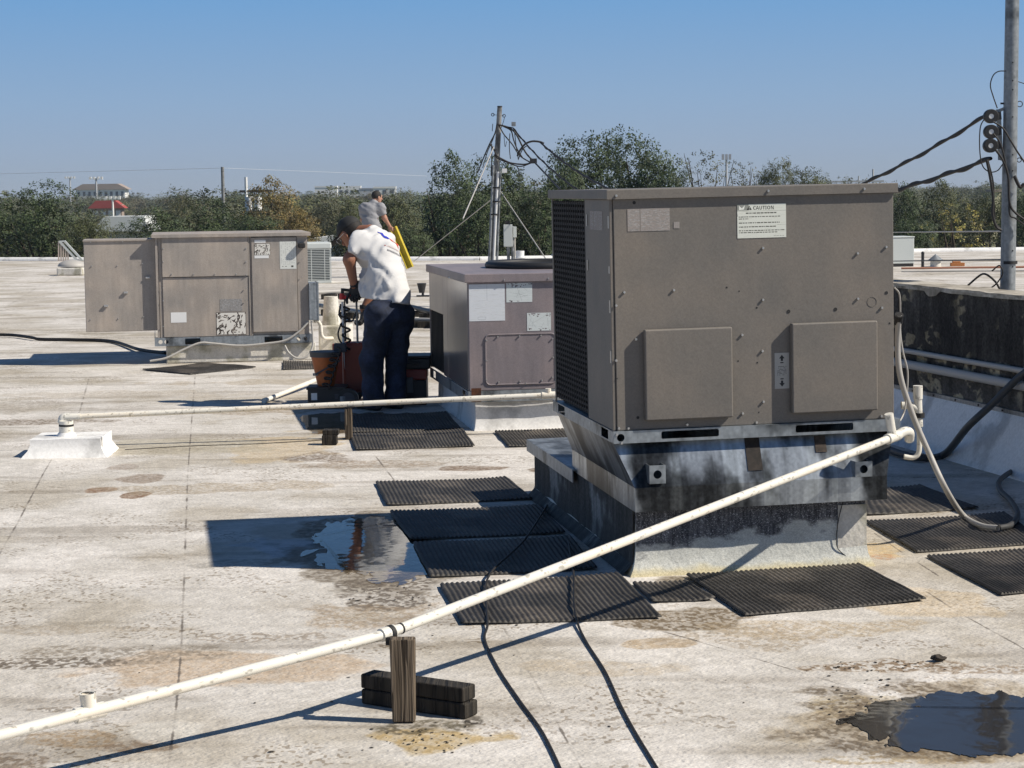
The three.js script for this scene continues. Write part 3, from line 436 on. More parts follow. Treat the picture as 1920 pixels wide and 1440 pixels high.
// ------------------------------------------------------------------ the beige unit with a side hood (B)
const cB = gp(312, 682);
const unitB = thing('rooftop_unit', 'beige packaged rooftop unit with a projecting side hood and printed labels', 'rooftop unit', v3(cB.x, 0, cB.z).add(v3(-.10, 0, .06)), AYAW);
{
  const o = unitB, L = (px, py, z = 0) => locZ(o, px, py, z);
  const yb = L(430, 630).y, yt = L(430, 444).y, x0 = L(293, 540).x, x1 = L(578, 540).x, D = 1.15;
  const xp = L(305, 540).x, xm = L(467, 540).x, xd0 = L(473, 540).x, xd1 = L(557, 540).x, ys = L(390, 519).y;
  part('casing_core', bx(x0 + .012, x1 - .012, yb + .002, yt - .004, -.012, -D), M.paintB, o);
  part('corner_post', [bx(x0, x0 + .022, yb, yt, .006, -.03), bx(x0 + .03, xp - .004, yb, yt, -.004, -.02)], M.paintB, o);
  part('upper_panel', bx(xp, xm - .003, ys + .004, yt - .002, .016, -.011, .003), M.paintB, o);
  part('lower_panel', bx(xp, xm - .003, yb + .002, ys - .002, .004, -.011, .003), M.paintB, o);
  part('center_post', [bx(xm, xm + .012, yb, yt - .003, .010, -.02), bx(xm + .018, xd0 - .003, yb + .001, yt - .004, .004, -.011)], M.paintB, o);
  part('access_door', bx(xd0, xd1, L(500, 622).y, yt - .012, .014, -.011, .003), M.paintB, o);
  part('corner_post', [bx(xd1 + .006, x1, yb, yt - .002, .004, -.02), bx(x1 - .010, x1, yb, yt - .003, .0042, -D + .01)], M.paintB, o);
  part('side_panel', bx(x1 - .0115, x1 - .001, yb + .001, yt - .005, -.021, -D + .02), M.paintB, o);
  const lid = extr([[x0 - .03, -.035], [x1 + .03, -.035], [x1 + .02, D + .02], [x0 - .02, D + .02]], .03, [], .003); lid.rotateX(-Math.PI / 2).translate(0, yt + .001, 0); part('top_cover', lid, M.paintB, o);
  // the hood box standing out on the left
  const hz = -.05, hx0 = L(159, 540, hz).x, hy0 = L(200, 622, hz).y, hy1 = L(200, 452, hz).y;
  part('side_hood', [bx(hx0, x0 + .02, hy0, hy1, hz, hz - .55, .006)], M.paintB, o); part('hood_top_flange', bx(hx0 - .006, x0 - .002, hy1 - .002, hy1 + .012, hz + .014, hz - .56), M.paintB, o);
  screws(o, [[172, 499], [220, 498], [267, 494], [277, 520], [170, 694 - 95], [222, 596 + 1], [269, 594], [170, 452 + 2], [230, 453]], hz);
  for (const [px, py] of [[199, 574], [236, 549], [277, 521]]) { const q = L(px, py, hz); part('bent_tab', bx(q.x - .02, q.x + .02, q.y - .006, q.y + .012, hz - .001, hz + .022, .002), M.screw, o); }
  screws(o, [[306, 466], [306, 491], [306, 540], [306, 564], [306, 612], [461, 466], [461, 491], [461, 540], [461, 564], [322, 514], [363, 514], [403, 514], [443, 514], [462, 516], [326, 628], [380, 628], [445, 628], [566, 487], [566, 519]], .016);
  // labels
  const pm = (c) => std({ map: c, roughness: .72 });
  const torn = canvasTex(256, 192, (g, w, h) => { g.fillStyle = '#d9d6cf'; g.fillRect(0, 0, w, h); const r = rng(21); for (let i = 0; i < 95; i++) { g.fillStyle = r() > .25 ? '#39312c' : '#6b625a'; g.save(); g.translate(r() * w, r() * h); g.rotate(r() * 6.3); g.beginPath(); g.moveTo(-22 * r() - 6, 0); g.lineTo(0, -6 * r() - 2); g.lineTo(26 * r() + 6, 2); g.lineTo(0, 7 * r() + 2); g.fill(); g.restore(); } g.strokeStyle = '#3b332e'; g.lineWidth = 4; g.strokeRect(2, 2, w - 4, h - 4); });
  sticker(o, 'shredded_label', [405, 586], [462, 627], .0045, pm(torn)); sticker(o, 'shredded_label', [477, 457], [507, 478], .0145, pm(torn)); sticker(o, 'white_label', [320, 586], [350, 604.5], .0045, M.white);
  const grey = canvasTex(128, 80, (g, w, h) => { g.fillStyle = '#8d8a88'; g.fillRect(0, 0, w, h); const r = rng(4); for (let i = 0; i < 300; i++) { const k = 110 + r() * 60; g.fillStyle = `rgb(${k},${k},${k})`; g.fillRect(r() * w, r() * h, 5, 3); } }); sticker(o, 'faded_label', [412, 561], [454, 583], .0045, pm(grey));
  const chart = canvasTex(192, 320, (g, w, h) => { g.fillStyle = '#d6d8d2'; g.fillRect(0, 0, w, h); const r = rng(12); g.fillStyle = '#9a9c98'; for (let y = 14; y < 270; y += 13) for (let x = 12; x < 170; x += 24) if (r() > .3) g.fillRect(x, y, 8 + r() * 12, 4); g.fillStyle = '#44443f'; g.fillRect(24, 286, 16, 6); g.fillRect(58, 286, 22, 6); g.fillRect(130, 280, 26, 20); g.strokeStyle = '#aaa'; g.strokeRect(6, 6, w - 12, h - 12); });
  sticker(o, 'wiring_label', [524, 453], [556, 504], .0145, pm(chart)); sticker(o, 'paper_strip', [477, 450], [498, 455], .0145, M.white); sticker(o, 'paper_strip', [477, 479], [504, 484], .0145, M.white);
  { const q = L(566, 459, .004); part('sensor_knob', [bx(q.x - .04, q.x + .03, q.y - .03, q.y + .02, .004, .07, .012)], M.dark, o); }
  // base rail
  const r0 = L(430, 646).y, r1 = yb - .001, ra = L(290, 640, .01).x, rb = L(585, 640, .01).x;
  const hs = [[301, 640], [312, 640], [560, 638], [573, 638]].map(p => { const q = L(p[0], p[1], .01); return roundHole(q.x, (r0 + r1) / 2, .02); });
  const f = extr(rectPts(ra, rb, r0, r1), .004, [...hs, slotHole(L(347, 640, .01).x, L(376, 640, .01).x, r0 + .012, r1 - .012, .006), slotHole(L(496, 640, .01).x, L(530, 640, .01).x, r0 + .012, r1 - .012, .006)]); f.translate(0, 0, .006);
  part('base_rail', [f, bx(ra, rb, r1 - .004, r1 - .0005, .0055, -.06), bx(ra, ra + .004, r0, r1 - .005, .0055, -D), bx(rb - .004, rb, r0, r1 - .005, .0055, -D)], M.galv, o);
  // disconnect box on the right flank
  const bz = -.02, b0 = L(577.5, 530, bz), b1 = L(597, 600, bz);
  part('disconnect_box', [bx(x1 + .002, b1.x, b1.y, b0.y, bz + .06, bz - .22, .006), bx(b1.x - .012, b1.x + .004, b1.y - .006, b0.y + .006, bz + .064, bz - .22, .003)], M.galv, o);
  const C = thing('roof_curb', 'low white roof curb under the beige unit', 'roof curb', o.position, AYAW);
  part('curb_body', bx(L(312, 660, -.05).x, L(592, 660, -.05).x, 0, r0 - .001, -.05, -D + .06, .01), M.memb, C);
  // flexible conduit looping under the rail
  const cz = .04; const fp = [[563, 640], [555, 655], [545, 664], [538, 650]]; 
  const line = (a) => a.map(([x, y, z = cz]) => L(x, y, z).applyMatrix4(o.matrixWorld));
  tag(part('flexible_conduit', tube(line([[281, 677, .1], [312, 671, .1], [345, 655, .07], [375, 643, .05], [400, 644, .04], [450, 648, .04], [500, 644, .04], [535, 638, .04], [560, 622, .03], [578, 604, .02]]), .0105, 90, 8), M.conduit), 'long grey flexible conduit draped across the beige unit\'s base rail', 'conduit');
  tag(part('flexible_conduit', tube(line([[534, 648, .06], [542, 662, .08], [558, 672, .1], [576, 668, .1], [586, 650, .06], [586, 625, .03], [584, 602, .02]]), .0105, 60, 8), M.conduit), 'short grey conduit hanging in a loop under the beige unit\'s corner', 'conduit');
  // white flashed duct stub and drain elbow behind the right corner
  tag(part('pipe_flashing', [bx(0, .32, 0, .30, 0, -.4, .02), new THREE.CylinderGeometry(.07, .10, .34, 20).translate(.12, .42, -.15)], M.memb), 'white membrane-wrapped pipe box beside the beige unit', 'pipe flashing').position.copy(dp(598, 672, cB.z - .75).setY(0));
  tag(part('drain_elbow', tube(line([[588, 603, -.05], [596, 602, -.05], [601, 610, -.05], [603, 628, -.05], [608, 634, -.1], [622, 634, -.5], [630, 636, -.6]]), .018, 60, 10, .3), M.pvc), 'short white drain elbow behind the beige unit\'s disconnect box', 'pipe');
}

// ------------------------------------------------------------------ the purple-grey unit (C)
const cC = gp(893, 808);
const unitC = thing('rooftop_unit', 'purple-grey packaged rooftop unit with peeling white labels and an access panel', 'rooftop unit', v3(cC.x, 0, cC.z).add(v3(-.055, 0, .05)), AYAW);
{
  const o = unitC, L = (px, py, z = 0) => locZ(o, px, py, z);
  const x0 = L(878, 620).x, x1 = x0 + 1.22, yb = L(960, 731).y, yt = L(960, 528).y;
  let D = 1.2; { const q = locX(o, 806, 600, x0); D = -q.z; }
  part('front_panel', bx(x0 + .004, x1, yb, yt, 0, -.03, .004), M.paintC, o);
  const zs = locX(o, 839, 600, x0).z, zg = locX(o, 831, 600, x0).z;
  part('side_panel', bx(x0, x0 + .02, yb, yt - .001, -.033, zs + .003, .003), M.paintCgloss, o);
  part('side_panel', bx(x0, x0 + .02, yb, yt - .001, zs - .003, zg, .003), M.paintCgloss, o);
  const ygt = locX(o, 812, 582, x0).y; part('side_panel', bx(x0, x0 + .02, ygt, yt - .001, zg - .001, -D + .03, .003), M.paintCgloss, o);
  const lv = []; for (let i = 0; i < 10; i++) { const z = zg - .012 - i * (D + zg - .04) / 10; lv.push(bx(x0 + .001, x0 + .013, yb + .01, ygt - .004, z, z - .012)); } part('louvre_guard', lv, M.black, o);
  part('coil', bx(x0 + .03, x0 + .05, yb + .01, ygt, zg - .005, -D + .05), M.coil, o);
  part('rear_post', bx(x0, x0 + .02, yb, yt - .001, -D + .028, -D), M.paintC, o); part('back_panel', bx(x0 + .021, x1, yb, yt - .002, -D + .02, -D + .001), M.paintC, o); part('side_panel', bx(x1 - .02, x1 + .001, yb + .001, yt - .002, -.031, -D + .021), M.paintC, o);
  const lid = extr([[x0 - .018, -.018], [x1 + .018, -.018], [x1 + .018, D + .012], [x0 - .018, D + .012]], .05, [], .004); lid.rotateX(-Math.PI / 2).translate(0, yt + .002, 0); part('top_cover', lid, M.paintC, o);
  screws(o, [[842, 515 + 6], [945, 525], [1028, 522]], .02);
  const ring = new THREE.Mesh(new THREE.TorusGeometry(.40, .03, 8, 40).rotateX(Math.PI / 2), M.black); ring.name = 'fan_rim'; ring.position.set(x0 + .72, yt + .075, -D * .52); ring.castShadow = true; o.add(ring);
  const gr = []; for (let i = 1; i <= 6; i++) gr.push(new THREE.TorusGeometry(.06 * i, .004, 4, 28).rotateX(Math.PI / 2).translate(x0 + .72, yt + .085, -D * .52)); for (let i = 0; i < 8; i++) gr.push(bx(-.4, .4, -.004, .004, -.004, .004).rotateY(i * Math.PI / 8).translate(x0 + .72, yt + .079, -D * .52)); part('fan_guard', gr, M.black, o);
  // raised bead round the access panel
  const a = L(910, 806 - 180 + 2, .004), b = L(1042, 718, .004); const pth = [], rr = .03, X0 = a.x, X1 = b.x, Y1 = a.y, Y0 = b.y; const arc = (cx, cy, s) => { for (let k = 0; k <= 6; k++) { const t = s + k / 6 * Math.PI / 2; pth.push(v3(cx + Math.cos(t) * rr, cy + Math.sin(t) * rr, .003)); } }; arc(X1 - rr, Y0 + rr, -Math.PI / 2); arc(X1 - rr, Y1 - rr, 0); arc(X0 + rr, Y1 - rr, Math.PI / 2); arc(X0 + rr, Y0 + rr, Math.PI); pth.push(pth[0].clone());
  part('panel_bead', tube(pth, .006, 120, 6, 0), M.paintC, o); part('access_panel', bx(X0 + .004, X1 - .004, Y0 + .004, Y1 - .004, -.002, .003), M.paintC, o);
  screws(o, [[933, 631], [974, 630], [1014, 629], [1036, 635], [912, 638], [912, 676], [912, 712], [1037, 670], [1036, 707], [935, 716], [975, 715], [986, 719], [1016, 713], [1053, 716]], .006);
  // paper labels
  const paper = (s, torn) => canvasTex(256, 256, (g, w, h) => { g.fillStyle = torn ? '#c4cbcb' : '#cfd3d8'; g.fillRect(0, 0, w, h); const r = rng(s); for (let i = 0; i < 260; i++) { const k = 180 + r() * 40; g.fillStyle = `rgba(${k},${k + 3},${k + 5},.5)`; g.fillRect(r() * w, r() * h, 10 + r() * 50, 1 + r() * 3); } if (torn) { for (let i = 0; i < 26; i++) { g.fillStyle = r() > .5 ? '#6b6166' : '#4f484c'; g.beginPath(); const x = r() * w, y = r() > .5 ? r() * 40 : h - r() * 40; g.moveTo(x, y); g.lineTo(x + 10 + r() * 26, y + 6); g.lineTo(x + 8, y + 8 + r() * 18); g.fill(); } g.strokeStyle = '#8f9698'; g.lineWidth = 2; for (let i = 0; i < 8; i++) { g.beginPath(); g.moveTo(r() * w, r() * h); g.lineTo(r() * w, r() * h); g.stroke(); } } else { g.strokeStyle = '#9fa5ab'; g.lineWidth = 2; g.beginPath(); g.moveTo(w / 2, 0); g.lineTo(w / 2, h * .45); g.stroke(); g.strokeRect(62, 228, 56, 16); } });
  const pm = (t) => std({ map: t, roughness: .7 });
  sticker(o, 'white_label', [879, 533.5], [947, 601], .0005, pm(paper(3, false))); sticker(o, 'torn_label', [949, 531], [998, 566], .0005, pm(paper(7, true))); sticker(o, 'torn_label', [988, 587], [1033, 619.5], .0005, pm(paper(11, true)));
  // base rail
  const r0 = L(960, 752).y, r1 = yb - .001; const sd = extr(rectPts(0, D, r0, r1), .004, [slotHole(.14, .28, r0 + .012, r1 - .012, .006), slotHole(D - .32, D - .18, r0 + .012, r1 - .012, .006)]); sd.applyMatrix4(new THREE.Matrix4().makeBasis(v3(0, 0, -1), v3(0, 1, 0), v3(1, 0, 0))); sd.translate(x0 - .006, 0, .006);
  part('base_rail', sd, M.galv, o); part('base_rail', bx(x0 - .001, x1, r0, r1, .006, .002), M.galv, o);
  const rust = std({ color: lin(.20, .07, .03), map: T.rubber, roughness: .9 }); part('rusty_bracket', bx(L(884, 740, .008).x, L(902, 740, .008).x, r0 + .003, r1 + .02, .0065, .010), rust, o);
  const C = thing('roof_curb', 'white membrane-wrapped roof curb under the purple-grey unit', 'roof curb', o.position, AYAW);
  const cb = new THREE.BoxGeometry(1.12, r0, D - .1, 20, 8, 20); const p = cb.attributes.position; for (let i = 0; i < p.count; i++) { const y = p.getY(i) / r0 + .5, fl = Math.pow(Math.max(0, 1 - y), 5) * .015, n = (fbm(p.getX(i) * 6, p.getY(i) * 6 + p.getZ(i) * 5, 3) - .5) * .016; if (Math.abs(p.getX(i)) > .5599) p.setX(i, p.getX(i) + Math.sign(p.getX(i)) * (fl + n)); if (Math.abs(p.getZ(i)) > (D - .1) / 2 - 1e-4) p.setZ(i, p.getZ(i) + Math.sign(p.getZ(i)) * (fl + n)); } cb.computeVertexNormals(); cb.translate(x0 + .05 + .56, r0 / 2 - .0005, -.045 - (D - .1) / 2);
  part('curb_body', cb, M.membNew, C);
}

// ------------------------------------------------------------------ PVC drain pipes and their supports
function collar(a, b, r, len = .05) { const d = b.clone().sub(a).normalize().multiplyScalar(len / 2); const c = a; return cylBetween(c.clone().sub(d), c.clone().add(d), r, r, 18); }
{ // front pipe: two runs meeting over the wooden post
  const A0 = dp(-70, 1397, -5.22), A1 = dp(168, 1336, -5.46), A2 = dp(724, 1189, -6.07), A3 = dp(1668, 822, -8.33);
  const o = thing('drain_pipe', 'long cream PVC drain pipe rising over a wooden post to the large unit', 'pipe', v3(A2.x, 0, A2.z)); const t = (p) => p.clone().sub(o.position);
  const r = .0165;
  part('pipe_run', cylBetween(t(A0), t(A2), r, r, 20), M.pvc, o); part('pipe_run', cylBetween(t(A2), t(A3), r, r, 20), M.pvc, o);
  const d = A1.clone().sub(A0).normalize(); const s = (p, k) => t(p).add(d.clone().multiplyScalar(k));
  part('tee_fitting', [cylBetween(s(A1, -.045), s(A1, .045), .0225, .0225, 20), cylBetween(t(A1), t(A1).add(v3(-.004, .056, 0)), .021, .023, 20, true), cylBetween(t(A1), t(A1).add(v3(-.0036, .05, 0)), .0165, .0185, 20, true), new THREE.RingGeometry(.0185, .023, 24).rotateX(-Math.PI / 2).translate(t(A1).x - .004, t(A1).y + .056, t(A1).z)], M.pvc, o);
  const d2 = A3.clone().sub(A2).normalize(); const e = (k) => t(A2).add(d2.clone().multiplyScalar(k));
  part('coupling', [cylBetween(t(A2).sub(d.clone().multiplyScalar(.02)), e(.035), .0215, .0215, 18)], M.pvc, o);
  part('pipe_clamp', [cylBetween(e(.012), e(.026), .024, .024, 18), bx(-.012, .012, -.012, .012, -.012, .012).translate(t(A2).x + .012, t(A2).y - .016, t(A2).z + .02)], M.dark, o); part('strap', cylBetween(e(.062), e(.068), .0185, .0185, 14), M.dark, o);
  // end tee and down-turned elbow at the unit
  const E0 = t(A3), E1 = E0.clone().add(d2.clone().multiplyScalar(.07));
  part('end_tee', [cylBetween(E0.clone().sub(d2.clone().multiplyScalar(.02)), E1, .0225, .0225, 18), cylBetween(E0.clone().add(d2.clone().multiplyScalar(.025)), E0.clone().add(v3(-.004, .105, 0)), .019, .019, 18)], M.pvc, o);
  part('elbow', tube([E1.clone(), E1.clone().add(v3(.03, .012, -.02)), E1.clone().add(v3(.058, .004, -.05)), E1.clone().add(v3(.066, -.03, -.09))], .021, 24, 14), M.pvc, o);
}
{ // weathered post on two black sleepers
  const b = gp(752, 1352); const o = thing('pipe_support', 'weathered wooden post on two black timber sleepers holding the front pipe', 'pipe support', v3(b.x, 0, b.z));
  const yaw = -.62; const rot = (g) => g.rotateY(yaw);
  const topY = dp(750, 1187, b.z).y - .012;
  const post = new RoundedBoxGeometry(.076, topY - .004, .042, 3, .006); { const p = post.attributes.position; for (let i = 0; i < p.count; i++) { const y = p.getY(i); p.setX(i, p.getX(i) * (1 + .06 * Math.sin(y * 9)) + (fbm(y * 8, 3, 2) - .5) * .006); } post.computeVertexNormals(); }
  part('post', post.translate(.01, topY / 2 + .002, .012), M.wood, o);
  const L0 = gp(688, 1322), L1 = gp(884, 1352);
  const d = v3(L1.x - L0.x, 0, L1.z - L0.z + .0), len = d.length(); const ya = Math.atan2(-d.z, d.x);
  const mk = (h0, h1, off, l) => { const g = new RoundedBoxGeometry(l, h1 - h0, .075, 3, .006); const p = g.attributes.position; for (let i = 0; i < p.count; i++) p.setY(i, p.getY(i) + (fbm(p.getX(i) * 14, p.getZ(i) * 20, 3) - .5) * .008 * (h0 > .01 ? 1 : 0)); g.computeVertexNormals(); return g.rotateY(ya).translate((L0.x + L1.x) / 2 - b.x + off[0], (h0 + h1) / 2, (L0.z + L1.z) / 2 - b.z - .045 + off[1]); };
  part('sleeper', mk(.001, .05, [0, 0], len), M.woodDark, o); part('sleeper', mk(.051, .098, [-.004, -.006], len * .985), M.woodDark, o);
}
{ // middle pipe from the vent stack to the purple-grey unit
  const V = gp(114, 838); const S = dp(122, 782, V.z + .04), E = dp(1024, 741, -13.26);
  const o = thing('drain_pipe', 'long cream PVC drain pipe running from the vent stack to the purple-grey unit', 'pipe', v3(S.x, 0, S.z)); const t = (p) => p.clone().sub(o.position);
  const d = E.clone().sub(S).normalize(), e = (k) => t(E).add(d.clone().multiplyScalar(k)), s = (k) => t(S).add(d.clone().multiplyScalar(k));
  part('pipe_run', cylBetween(s(.03), t(E), .0185, .0185, 18), M.pvc, o); part('coupling', cylBetween(s(.03), s(.10), .023, .023, 18), M.pvc, o);
  part('stack_elbow', tube([s(.03), s(-.005), s(-.02).add(v3(0, -.012, 0)), s(-.024).add(v3(0, -.04, 0))], .025, 20, 12), M.pvc, o);
  part('tee_fitting', [cylBetween(e(-.03), e(.06), .024, .024, 18), cylBetween(e(.014), e(.014).add(v3(0, .045, 0)), .02, .02, 16)], M.pvc, o);
  part('end_elbow', tube([e(.06), e(.11), e(.125).add(v3(.0, -.012, -.03)), e(.125).add(v3(0, -.03, -.10))], .021, 24, 12), M.pvc, o);
  const b = gp(652, 833); const q = thing('pipe_support', 'thin split wooden post with two small black blocks under the middle pipe', 'pipe support', v3(b.x, 0, b.z));
  const k = (b.x - S.x) / (E.x - S.x), ty = S.y + (E.y - S.y) * k - .019, dzp = S.z + (E.z - S.z) * k - b.z;
  part('post', [bx(-.018, .012, .0, ty, dzp - .02, dzp + .02, .004), bx(-.036, -.020, .0, ty - .01, dzp - .015, dzp + .02, .004)], M.wood, q); part('saddle', bx(-.02, .02, ty - .004, ty + .003, dzp - .02, dzp + .022), M.dark, q);
  part('block', bx(-.165, -.068, .001, .065, -.05, .05, .006), M.woodDark, q); part('block', bx(-.160, -.055, .066, .10, -.045, .045, .005), M.woodDark, q);
}
{ const a = gp(495, 752, .02), b = gp(598, 712, .05); const dd = b.clone().sub(a).normalize(); const o = part('loose_pipe', [cylBetween(v3(0, .022, 0), b.clone().sub(a).setY(.06), .0185, .0185, 16), cylBetween(v3(0, .022, 0), dd.clone().multiplyScalar(.05).add(v3(0, .022, 0)), .0215, .0215, 16)], M.pvc); o.position.set(a.x, 0, a.z); tag(o, 'short white PVC pipe lying on the roof behind the orange bucket', 'pipe'); }
{ // vent stack in its wrapped box
  const c = gp(122, 858); const o = thing('vent_stack', 'white vent pipe rising from a low membrane-wrapped box', 'vent', v3(c.x, 0, c.z), .03);
  const g = new THREE.BoxGeometry(.44, .115, .36, 24, 8, 18); const p = g.attributes.position; for (let i = 0; i < p.count; i++) { const y = p.getY(i) / .115 + .5, fl = Math.pow(Math.max(0, 1 - y), 2.2) * .05, n = (fbm(p.getX(i) * 9, p.getZ(i) * 9 + y * 3, 3) - .5) * .02; p.setX(i, p.getX(i) + Math.sign(p.getX(i)) * fl * (Math.abs(p.getX(i)) > .2 ? 1 : 0) + n); p.setZ(i, p.getZ(i) + Math.sign(p.getZ(i)) * fl * (Math.abs(p.getZ(i)) > .16 ? 1 : 0)); p.setY(i, Math.max(-.0575, p.getY(i) + n * .6 * y)); } g.computeVertexNormals();
  part('flashing_box', g.translate(0, .0575, -.2), M.membNew, o); part('membrane_fold', bx(.225, .235, .02, .125, -.37, -.03, .004), M.membNew, o);
  const ht = dp(114, 789, c.z - .2).y; part('vent_pipe', [cylBetween(v3(-.025, .1, -.2), v3(-.025, ht, -.2), .046, .046, 24, true), cylBetween(v3(-.025, .1, -.2), v3(-.025, ht, -.2), .041, .041, 24, true), new THREE.RingGeometry(.041, .046, 28).rotateX(-Math.PI / 2).translate(-.025, ht, -.2)], M.pvc, o);
  part('hose_clamp', cylBetween(v3(-.025, ht - .035, -.2), v3(-.025, ht - .022, -.2), .0475, .0475, 24, true), M.dark, o);
  part('skirt', new THREE.CylinderGeometry(.05, .07, .03, 24).translate(-.025, .122, -.2), M.membNew, o);
}
// ------------------------------------------------------------------ cords and conduits
const gl = (a, y) => a.map(p => gp(p[0], p[1], p[2] ?? y));
tag(part('extension_cable', tube(gl([[1033, 936, .02], [1015, 965, .03], [985, 1010, .03], [955, 1040, .03], [925, 1068, .028], [911, 1095, .028], [912, 1130, .03], [914, 1172, .014], [909, 1200, .0055], [935, 1255, .0055], [975, 1315, .0055], [1015, 1370, .0055], [1050, 1440, .0055], [1070, 1500, .0055]]), .005, 140, 8), M.cord), 'black cord snaking from the curb corner over two mats to the front', 'cord');
tag(part('extension_cable', tube(gl([[1067, 1020, .03], [1076, 1082, .03], [1077, 1130, .03], [1083, 1168, .012], [1100, 1205, .0055], [1135, 1260, .0055], [1165, 1325, .0055], [1195, 1380, .0055], [1240, 1455, .0055], [1262, 1510, .0055]]), .005, 120, 8), M.cord), 'black cord crossing the front mat beside the snaking one', 'cord');
tag(part('thin_wire', tube(gl([[234, 843, .004], [360, 836, .004], [480, 832, .004], [590, 826, .004], [655, 822, .004]]), .0025, 60, 5), M.dark), 'thin dark wire stretched along the roof towards the pipe post', 'wire');
tag(part('black_hose', tube(gl([[-40, 628, .03], [20, 628, .03], [60, 633, .03], [75, 636, .02], [140, 637, .02], [210, 640, .02], [260, 655, .03], [310, 662, .06]]), .018, 90, 8), M.cord), 'black hose lying across the far roof towards the beige unit', 'hose');
{
  const zA = -8.95; const pts = [dp(1678, 541, zA + .1), dp(1686, 590, zA + .05), dp(1683, 640, zA), dp(1688, 705, zA), dp(1712, 780, zA - .02), dp(1742, 850, zA - .02), dp(1775, 920, -8.95), gp(1806, 966, .03), gp(1838, 985, .03), gp(1872, 990, .035)];
  const o = thing('flexible_conduit', 'grey flexible conduit hanging from the large unit and looping on a mat', 'conduit', v3(pts[0].x, 0, pts[0].z)); const t = a => a.map(p => p.clone().sub(o.position));
  part('grey_run', tube(t(pts.slice(1)), .0135, 120, 10), M.conduit, o); part('connector', cylBetween(t(pts)[1], t([dp(1684, 606, zA + .02)])[0], .02, .02, 12), M.dark, o);
  part('dark_run', tube(t([gp(1872, 990, .034), gp(1896, 984, .03), gp(1908, 965, .03), gp(1896, 940, .03), gp(1876, 920, .03), gp(1874, 902, .03), gp(1895, 885, .03), gp(1930, 868, .03), gp(2000, 850, .03)]), .0145, 100, 10), M.conduitDark, o);
  tag(part('thin_cable', tube([dp(1676, 538, zA + .08), dp(1687, 556, zA + .04), dp(1688, 620, zA), dp(1693, 660, zA), dp(1702, 700, zA), dp(1698, 760, zA), dp(1690, 785, zA + .05), dp(1682, 792, -8.6)], .004, 80, 6), M.conduit), 'thin grey cable hanging beside the large unit\'s conduit', 'cable');
  tag(part('black_hose', tube([dp(1990, 662, -10.9), dp(1920, 700, -11.1), dp(1860, 758, -11.2), dp(1815, 800, -11.3), gp(1770, 852, .03), gp(1725, 858, .03), gp(1690, 851, .03), gp(1655, 838, .03), gp(1600, 815, .03)], .022, 110, 10), M.conduitDark), 'thick black hose sagging from the parapet wall down to the roof', 'hose');
  const tz = -9.1, c = dp(1721, 760, tz); const q = thing('drain_trap', 'cream PVC drain trap with a capped riser on the large unit\'s side', 'pipe trap', v3(c.x, 0, c.z)); const l = (px, py) => dp(px, py, tz).sub(q.position);
  part('riser', cylBetween(l(1723, 800), l(1721, 745), .019, .019, 16), M.pvc, q); part('cap', cylBetween(l(1721, 748), l(1721, 723), .0225, .0225, 16), M.pvc, q); part('side_arm', tube([l(1690, 760), l(1706, 760), l(1720, 768)], .019, 20, 12), M.pvc, q); part('clamp', cylBetween(l(1724, 783), l(1724, 774), .024, .024, 16), M.dark, q); part('lower_run', tube([l(1723, 798), l(1724, 830), l(1722, 850), l(1712, 858), l(1695, 856)], .012, 30, 10), M.pvc, q);
}
